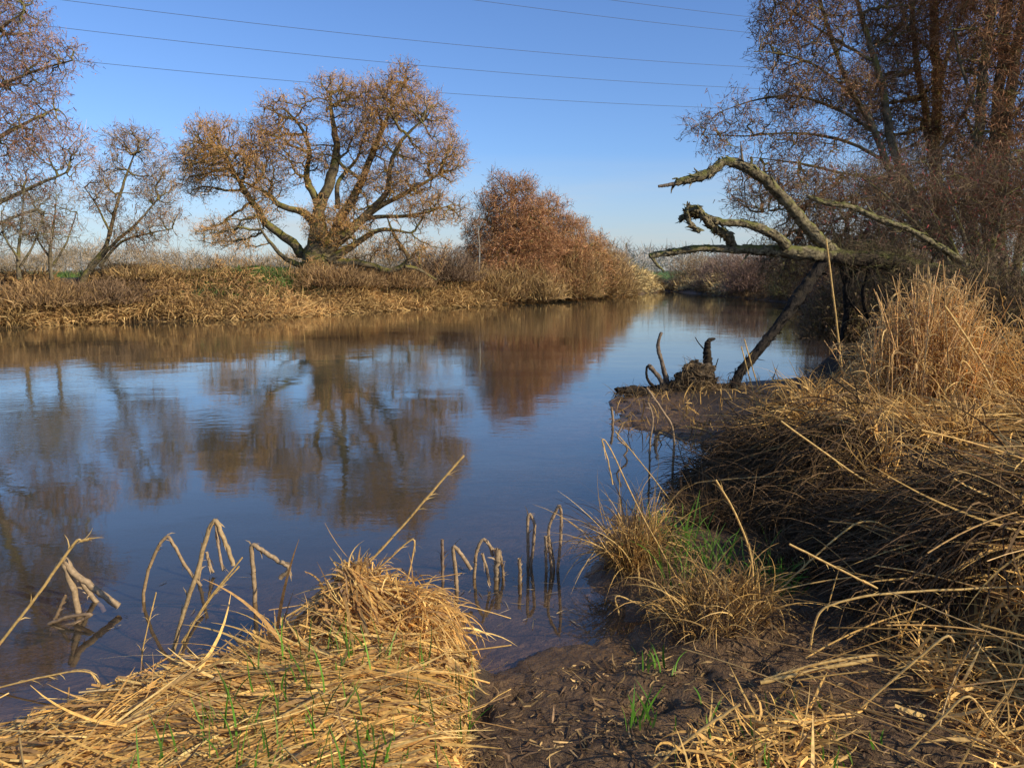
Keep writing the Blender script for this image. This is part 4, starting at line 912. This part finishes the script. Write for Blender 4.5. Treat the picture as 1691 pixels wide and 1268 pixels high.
m = MB(); n = 380; p = scatter(bp, n); x, y = p.T     # long stems, mostly lying from upper left to lower right
d = nrm(np.stack([-.9 + 0 * x, .55 + .3 * vn(x, y, 5), .12 + 0 * x], 1) + rng.normal(size=(n, 3)) * np.array([.5, .6, .16])); L = rng.uniform(.35, .95, n)
lift = rng.uniform(.01, .12, n)
Q = paths(np.stack([x, y, floor(x, y) + lift], 1), d, L, 8, .25, .04, kinkp=.15, floor=floor, lift=lift)
tubes(m, Q, np.full((n, 8), .0036) * rng.uniform(.6, 1.4, (n, 1)), 5, pal(n, RB + [(.5, .34, .14)], .15))
tag(m.build('lying_reed_stems', M_straw), 'long reed stems lying slanted across the matted right bank', 'reeds', kind='stuff')
# hanging skirt at the bank edge, the face's shade painted as dark brown
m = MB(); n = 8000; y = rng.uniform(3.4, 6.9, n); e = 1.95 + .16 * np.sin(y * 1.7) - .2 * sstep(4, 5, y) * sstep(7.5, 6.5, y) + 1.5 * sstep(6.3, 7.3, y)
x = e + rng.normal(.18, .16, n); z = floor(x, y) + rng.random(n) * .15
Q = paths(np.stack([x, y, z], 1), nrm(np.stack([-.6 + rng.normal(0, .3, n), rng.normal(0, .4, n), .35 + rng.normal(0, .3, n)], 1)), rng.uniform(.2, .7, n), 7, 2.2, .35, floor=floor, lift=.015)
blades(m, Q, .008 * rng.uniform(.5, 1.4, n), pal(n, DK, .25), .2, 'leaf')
tag(m.build('hanging_dead_grass', M_dull, smooth=False), 'shade-darkened dead grass hanging down the side of the right bank', 'grass', kind='stuff')
# standing reed bed
m = MB(); n = 1000
c = np.array([gr(1490, 690, .45)[:2]]); x = rng.normal(c[0, 0] - .1, .30, n); y = rng.normal(7.1, .3, n)
lean = np.where(x > c[0, 0] + .35, .35, -.02)
d = nrm(np.stack([-lean * 1.4 + rng.normal(0, .14, n), rng.normal(0, .15, n), np.ones(n)], 1)); L = rng.uniform(.35, 1.25, n) * np.exp(-((x - c[0, 0]) / .9) ** 2)
Q = paths(np.stack([x, y, floor(x, y)], 1), d, L, 7, .25, .12, kinkp=.12)
tubes(m, Q, np.linspace(1, .5, 7)[None] * .0055 * rng.uniform(.6, 1.4, (n, 1)), 5, pal(n, [(.82, .50, .19), (.66, .40, .15), (.80, .56, .25)], .15))
i = rng.integers(0, n, 7000); k = rng.integers(1, 6, 7000); p0 = Q[i, k]
R = paths(p0, nrm(rng.normal(size=(7000, 3)) * .3 + np.array([0, 0, .9])), rng.uniform(.08, .35, 7000), 6, 2.8, .5)
blades(m, R, .011 * rng.uniform(.5, 1.3, 7000), pal(7000, [(.72, .46, .17), (.60, .36, .13), (.48, .27, .10)], .2), .2, 'leaf')
tag(m.build('standing_reeds', M_straw), 'bright golden reed bed still standing upright under the fallen trunk', 'reeds', kind='stuff')
# thin reeds further along and off to the right
for (cx, cy, sx, sy, n, h, nm, lab) in [(3.3, 7.8, .2, .3, 40, .8, 'thin_reeds', 'sparse thin reeds standing left of the bright reed bed'), (4.35, 6.9, .35, .5, 520, .85, 'leaning_reeds', 'leaning brown reeds at the right edge of the photo'),
                                        (2.5, 7.1, .3, .25, 60, .35, 'spit_reeds', 'short thin reeds at the inner end of the mud spit')]:
    m = MB(); x = rng.normal(cx, sx, n); y = rng.normal(cy, sy, n)
    d = nrm(np.stack([-.35 + rng.normal(0, .25, n), rng.normal(0, .2, n), np.ones(n)], 1)); L = h * rng.uniform(.35, 1.2, n)
    Q = paths(np.stack([x, y, np.maximum(floor(x, y), -.05)], 1), d, L, 7, .5, .2, kinkp=.3)
    tubes(m, Q, np.linspace(1, .5, 7)[None] * .004 * rng.uniform(.6, 1.4, (n, 1)), 5, pal(n, RB, .2))
    i = rng.integers(0, n, n * 4); k = rng.integers(1, 6, n * 4)
    R = paths(Q[i, k], nrm(rng.normal(size=(n * 4, 3)) * .5 + np.array([0, 0, .5])), rng.uniform(.08, .3, n * 4), 6, 2.8, .5)
    blades(m, R, .008, pal(n * 4, RB, .25), .2, 'leaf')
    tag(m.build(nm, M_straw), lab, 'reeds', kind='stuff')
# spit debris: short dead stalks, some in the water
m = MB(); n = 420
px = np.concatenate([rng.uniform(1015, 1200, 220), rng.uniform(1200, 1400, 200)]); py = np.concatenate([rng.uniform(660, 740, 220), rng.uniform(625, 720, 200)])
P = np.array([gr(a, b_, 0) for a, b_ in zip(px, py)]); P[:, 2] = floor(P[:, 0], P[:, 1])
Q = paths(P, nrm(rng.normal(size=(n, 3)) * .45 + np.array([0, 0, .8])), rng.uniform(.05, .38, n), 6, .8, .3, kinkp=.5, floor=floor, lift=.01)
blades(m, Q, .013 * rng.uniform(.5, 1.3, n), pal(n, RB + DK, .25), .2, 'leaf')
tag(m.build('spit_debris', M_straw, smooth=False), 'short broken dead stalks scattered over the mud spit', 'reeds', kind='stuff')
for lab, rows, w in [('tall bent reed standing in the small pool, the right one of the pair', [(1110, 790), (1113, 740), (1110, 705), (1095, 680), (1075, 650), (1068, 640)], .022),
                     ('drooping bent reed standing in the small pool left of the tall one', [(1072, 790), (1074, 730), (1078, 690), (1070, 665)], .018),
                     ('dark forked stub at the left tip of the mud spit', [(1012, 710), (1012, 690), (1010, 672)], .03),
                     ('bent stub leaning over the pool at the edge of the mud spit', [(1025, 760), (1036, 740), (1020, 722), (1028, 700)], .018)]:
    flatstalk('broken_reed', lab, 'reed stub', rows, M_straw, (.45, .3, .17), base_z=-.05, width=w, group='broken reed stubs by the mud spit')

# ------------------------------------------------------------------ tussocks
def tussock(name, lab, cx, cy, r, n, h, cols, droop=2.2, mat=None, w=.005, lean=(0, 0)):
    a = rng.random(n) * 2 * math.pi; rr = r * np.sqrt(rng.random(n)); x = cx + rr * np.cos(a); y = cy + rr * np.sin(a)
    d = nrm(np.stack([np.cos(a) * .5 * rr / r + rng.normal(0, .3, n) + lean[0], np.sin(a) * .5 * rr / r + rng.normal(0, .3, n) + lean[1], np.ones(n)], 1))
    Q = paths(np.stack([x, y, np.maximum(floor(x, y), -.03)], 1), d, h * rng.uniform(.3, 1.2, n), 8, droop * rng.uniform(.3, 1.3, n), .4, kinkp=.3, floor=floor, lift=.008)
    m = MB(); blades(m, Q, w * rng.uniform(.5, 1.5, n), pal(n, cols, .25), .2, 'leaf')
    o = m.build(name, mat or M_straw, smooth=False); o['label'] = lab; o['category'] = 'tussock'; return o
tussock('reed_tussock', 'upright dry tussock at the water edge in the middle of the right shore', .70, 4.42, .12, 650, .52, RB + DK, 2.2, lean=(-.05, 0))
tussock('reed_tussock', 'low sprawling dry tussock on the mud below the green shoots', 1.0, 3.72, .27, 900, .34, RB + DK, 2.6)
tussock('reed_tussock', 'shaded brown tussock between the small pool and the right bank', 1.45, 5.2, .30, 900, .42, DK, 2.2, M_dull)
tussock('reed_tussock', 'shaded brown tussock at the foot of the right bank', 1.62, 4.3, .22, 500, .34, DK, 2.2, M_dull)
for k in range(16):
    x, y = [(2.35, 4.4), (2.2, 5.0), (2.5, 5.7), (2.3, 6.2), (2.9, 5.2), (3.0, 6.3), (3.3, 4.4), (2.8, 3.8), (3.6, 5.6), (2.6, 6.7), (3.9, 6.9), (4.2, 7.6), (4.3, 5.2), (3.4, 3.4), (4.6, 6.3), (3.2, 6.9)][k]
    o = tussock('reed_tussock', 'dry collapsed tussock among the matted reeds of the right bank', x, y, .16 + .1 * rng.random(), 420, .34 + .2 * rng.random(), RB + DK[:1], 2.6, lean=(-.5 + .4 * rng.random(), rng.normal(0, .3)), w=.009)
    o['group'] = 'collapsed tussocks on the right bank'
m = MB(); mp_ = np.array([(-.2, 1.6), (-.2, 2.9), (.1, 3.3), (.6, 3.5), (1.2, 3.6), (1.9, 3.9), (2.1, 3.0), (1.8, 1.6)]); n = 4200; p = scatter(mp_, n); x, y = p.T
Q = paths(np.stack([x, y, floor(x, y) + .004], 1), nrm(rng.normal(size=(n, 3)) * np.array([1, 1, .15])), rng.uniform(.015, .11, n), 4, .3, .6, floor=floor, lift=.004)
blades(m, Q, .006 * rng.uniform(.5, 1.8, n), pal(n, [(.10, .06, .035), (.2, .12, .06), (.5, .31, .12), (.07, .045, .03), (.15, .08, .04)], .25), .8, 'leaf')
tag(m.build('mud_debris', M_dull, smooth=False), 'scraps of rotting leaf and straw trodden into the wet mud', 'debris', kind='stuff')
G = [(.10, .24, .02), (.13, .28, .03), (.18, .28, .05)]
for lab, x, y, s, n, h in [('patch of fresh green shoots beside the upright tussock', 1.05, 4.3, .17, 80, .3), ('fresh green shoots in front of the dark bank hollow', 1.42, 4.05, .09, 60, .22), ('fresh green shoots at the edge of the small pool', .95, 4.6, .10, 60, .22),
                           ('few green blades growing from bare mud near the bottom', .47, 2.75, .04, 16, .15), ('small green blades on the mud by the low sprawling tussock', .6, 3.2, .05, 12, .12), ('green blades among the straw near the bottom edge', .95, 2.5, .2, 50, .12)]:
    a = rng.normal(size=(n, 2)) * s; X, Y = x + a[:, 0], y + a[:, 1]
    Q = paths(np.stack([X, Y, floor(X, Y)], 1), nrm(rng.normal(size=(n, 3)) * .22 + np.array([0, 0, 1])), h * rng.uniform(.4, 1.2, n), 6, .7, .2)
    m = MB(); blades(m, Q, .010 * rng.uniform(.6, 1.3, n), pal(n, G, .15), 0, 'leaf')
    tag(m.build('grass_tuft', M_grass), lab, 'grass tuft')
m = MB(); n = 220; p = scatter(np.array([(-1.2, 2.1), (-.15, 2.1), (-.15, 3.1), (-.9, 3.1)]), n)
Q = paths(np.stack([p[:, 0], p[:, 1], floor(p[:, 0], p[:, 1])], 1), nrm(rng.normal(size=(n, 3)) * .15 + np.array([0, 0, 1])), rng.uniform(.08, .26, n), 6, .4, .2)
blades(m, Q, .008, pal(n, G, .15), 0, 'leaf')
tag(m.build('green_shoots', M_grass), 'scattered green blades pushing up through the golden heap', 'grass', kind='stuff')
# straw litter over the mud at the bottom and right
m = MB()
lp = np.array([(.1, 1.6), (.35, 2.35), (.8, 2.7), (1.3, 2.9), (1.5, 3.3), (2.2, 3.4), (2.6, 1.6)])
for n, w, L, hi in [(3600, .008, .2, .04), (1700, .013, .2, .06)]:
    p = scatter(lp, n); x, y = p.T; ok = fbm(x * 2.2, y * 2.2, 81, 2) > -.15; x, y = x[ok], y[ok]; k = len(x); lift = rng.uniform(0, hi, k)
    Q = paths(np.stack([x, y, floor(x, y) + lift], 1), nrm(rng.normal(size=(k, 3)) * np.array([.8, .6, .3]) + np.array([.2, .1, .1])), L * rng.uniform(.3, 1.5, k), 6, .4, .4, kinkp=.25, floor=floor, lift=lift + .004)
    blades(m, Q, w * rng.uniform(.4, 1.4, k), pal(k, RB + STR[:2], .25), .5, 'leaf')
p = scatter(np.array([(1.3, 2.0), (1.2, 2.9), (1.6, 3.6), (2.4, 3.8), (3, 2)]), 75); x, y = p.T; k = 75
Q = paths(np.stack([x, y, floor(x, y) + rng.uniform(.03, .3, k)], 1), nrm(np.stack([-.7 + rng.normal(0, .5, k), .35 + rng.normal(0, .7, k), rng.normal(.08, .16, k)], 1)), rng.uniform(.3, .8, k), 7, .2, .05, kinkp=.25, floor=floor, lift=.02)
tubes(m, Q, np.full((k, 7), .003) * rng.uniform(.6, 1.3, (k, 1)), 5, pal(k, RB + [(.5, .33, .14)], .2))
tag(m.build('straw_litter', M_straw, smooth=False), 'loose straw and broken stalks strewn over the mud at the bottom right', 'reeds', kind='stuff')
m = MB(); n = 150
px = np.concatenate([rng.uniform(640, 1000, 70), rng.uniform(985, 1190, 60), rng.uniform(60, 420, 20)]); py = np.concatenate([rng.uniform(940, 1040, 70), rng.uniform(640, 850, 60), rng.uniform(930, 1060, 20)])
P = np.array([gr(a, b_, 0) for a, b_ in zip(px, py)]); P[:, 2] = .006
Q = paths(P, nrm(rng.normal(size=(n, 3)) * np.array([1, 1, .01])), rng.uniform(.01, .12, n), 4, 0, .1); Q[..., 2] = .006
blades(m, Q, .005 * rng.uniform(.5, 1.8, n), pal(n, [(.3, .2, .1), (.5, .36, .2), (.12, .08, .05)], .2), 1.5, 'leaf')
tag(m.build('floating_debris', M_dull, smooth=False), 'scraps of dead reed floating on the shallow water', 'debris', kind='stuff')
# ------------------------------------------------------------------ light, sky, camera
AZ, EL = math.radians(120), math.radians(28)
sd = Vector((math.sin(AZ) * math.cos(EL), math.cos(AZ) * math.cos(EL), math.sin(EL)))
L = bpy.data.lights.new('sun', 'SUN'); L.energy = 5.0; L.angle = math.radians(.5); L.color = (1, .92, .72)
lo = bpy.data.objects.new('sun', L); col.objects.link(lo); lo.rotation_euler = sd.to_track_quat('Z', 'Y').to_euler(); lo.location = (20, -10, 12)
W = bpy.data.worlds.new('World'); bpy.context.scene.world = W; W.use_nodes = True
nt = W.node_tree; nt.nodes.clear(); ln = nt.links
out = nt.nodes.new('ShaderNodeOutputWorld'); bg = nt.nodes.new('ShaderNodeBackground'); sky = nt.nodes.new('ShaderNodeTexSky')
sky.sky_type = 'NISHITA'; sky.sun_disc = False; sky.sun_elevation = EL; sky.sun_rotation = AZ; sky.altitude = 50; sky.air_density = 1.0; sky.dust_density = .6; sky.ozone_density = 2.0
bg.inputs[1].default_value = .142
# thin stratus low in the sky
tc = nt.nodes.new('ShaderNodeTexCoord'); sx = nt.nodes.new('ShaderNodeSeparateXYZ'); ln.new(tc.outputs['Generated'], sx.inputs[0])
mp = nt.nodes.new('ShaderNodeMapping'); mp.inputs['Scale'].default_value = (2.2, 2.2, 26); ln.new(tc.outputs['Generated'], mp.inputs[0])
no = nt.nodes.new('ShaderNodeTexNoise'); no.inputs['Scale'].default_value = 1.6; no.inputs['Detail'].default_value = 5; ln.new(mp.outputs[0], no.inputs['Vector'])
r1 = nt.nodes.new('ShaderNodeMapRange'); r1.inputs[1].default_value = .42; r1.inputs[2].default_value = .7; r1.inputs[3].default_value = .45; ln.new(no.outputs[0], r1.inputs[0])
r2 = nt.nodes.new('ShaderNodeMapRange'); r2.inputs[1].default_value = .14; r2.inputs[2].default_value = .03; r2.inputs[3].default_value = 0; r2.inputs[4].default_value = .9; ln.new(sx.outputs['Z'], r2.inputs[0])
mu = nt.nodes.new('ShaderNodeMath'); mu.operation = 'MULTIPLY'; ln.new(r1.outputs[0], mu.inputs[0]); ln.new(r2.outputs[0], mu.inputs[1])
hs = nt.nodes.new('ShaderNodeHueSaturation'); hs.inputs['Saturation'].default_value = 1.0; gn = nt.nodes.new('ShaderNodeVectorMath'); gn.operation = 'MULTIPLY'; gn.inputs[1].default_value = (.65, .84, 1.19); ln.new(sky.outputs[0], gn.inputs[0]); ln.new(gn.outputs[0], hs.inputs['Color'])
mx = nt.nodes.new('ShaderNodeMix'); mx.data_type = 'RGBA'; ln.new(mu.outputs[0], mx.inputs[0]); ln.new(hs.outputs[0], mx.inputs[6]); mx.inputs[7].default_value = (4.5, 4.6, 4.55, 1)
ln.new(mx.outputs[2], bg.inputs[0]); ln.new(bg.outputs[0], out.inputs[0])
cam = bpy.data.cameras.new('camera'); co = bpy.data.objects.new('camera', cam); col.objects.link(co)
co.location = (0, 0, H); co.rotation_euler = (math.pi / 2 - PITCH, 0, 0)
cam.sensor_width = 36; cam.lens = 36 * F / 1691; cam.clip_end = 4000; cam.clip_start = .05
sc = bpy.context.scene; sc.camera = co
sc.view_settings.view_transform = 'Standard'; sc.view_settings.look = 'None'; sc.view_settings.exposure = 0
sc.cycles.max_bounces = 6; sc.cycles.transparent_max_bounces = 8; sc.cycles.caustics_reflective = False
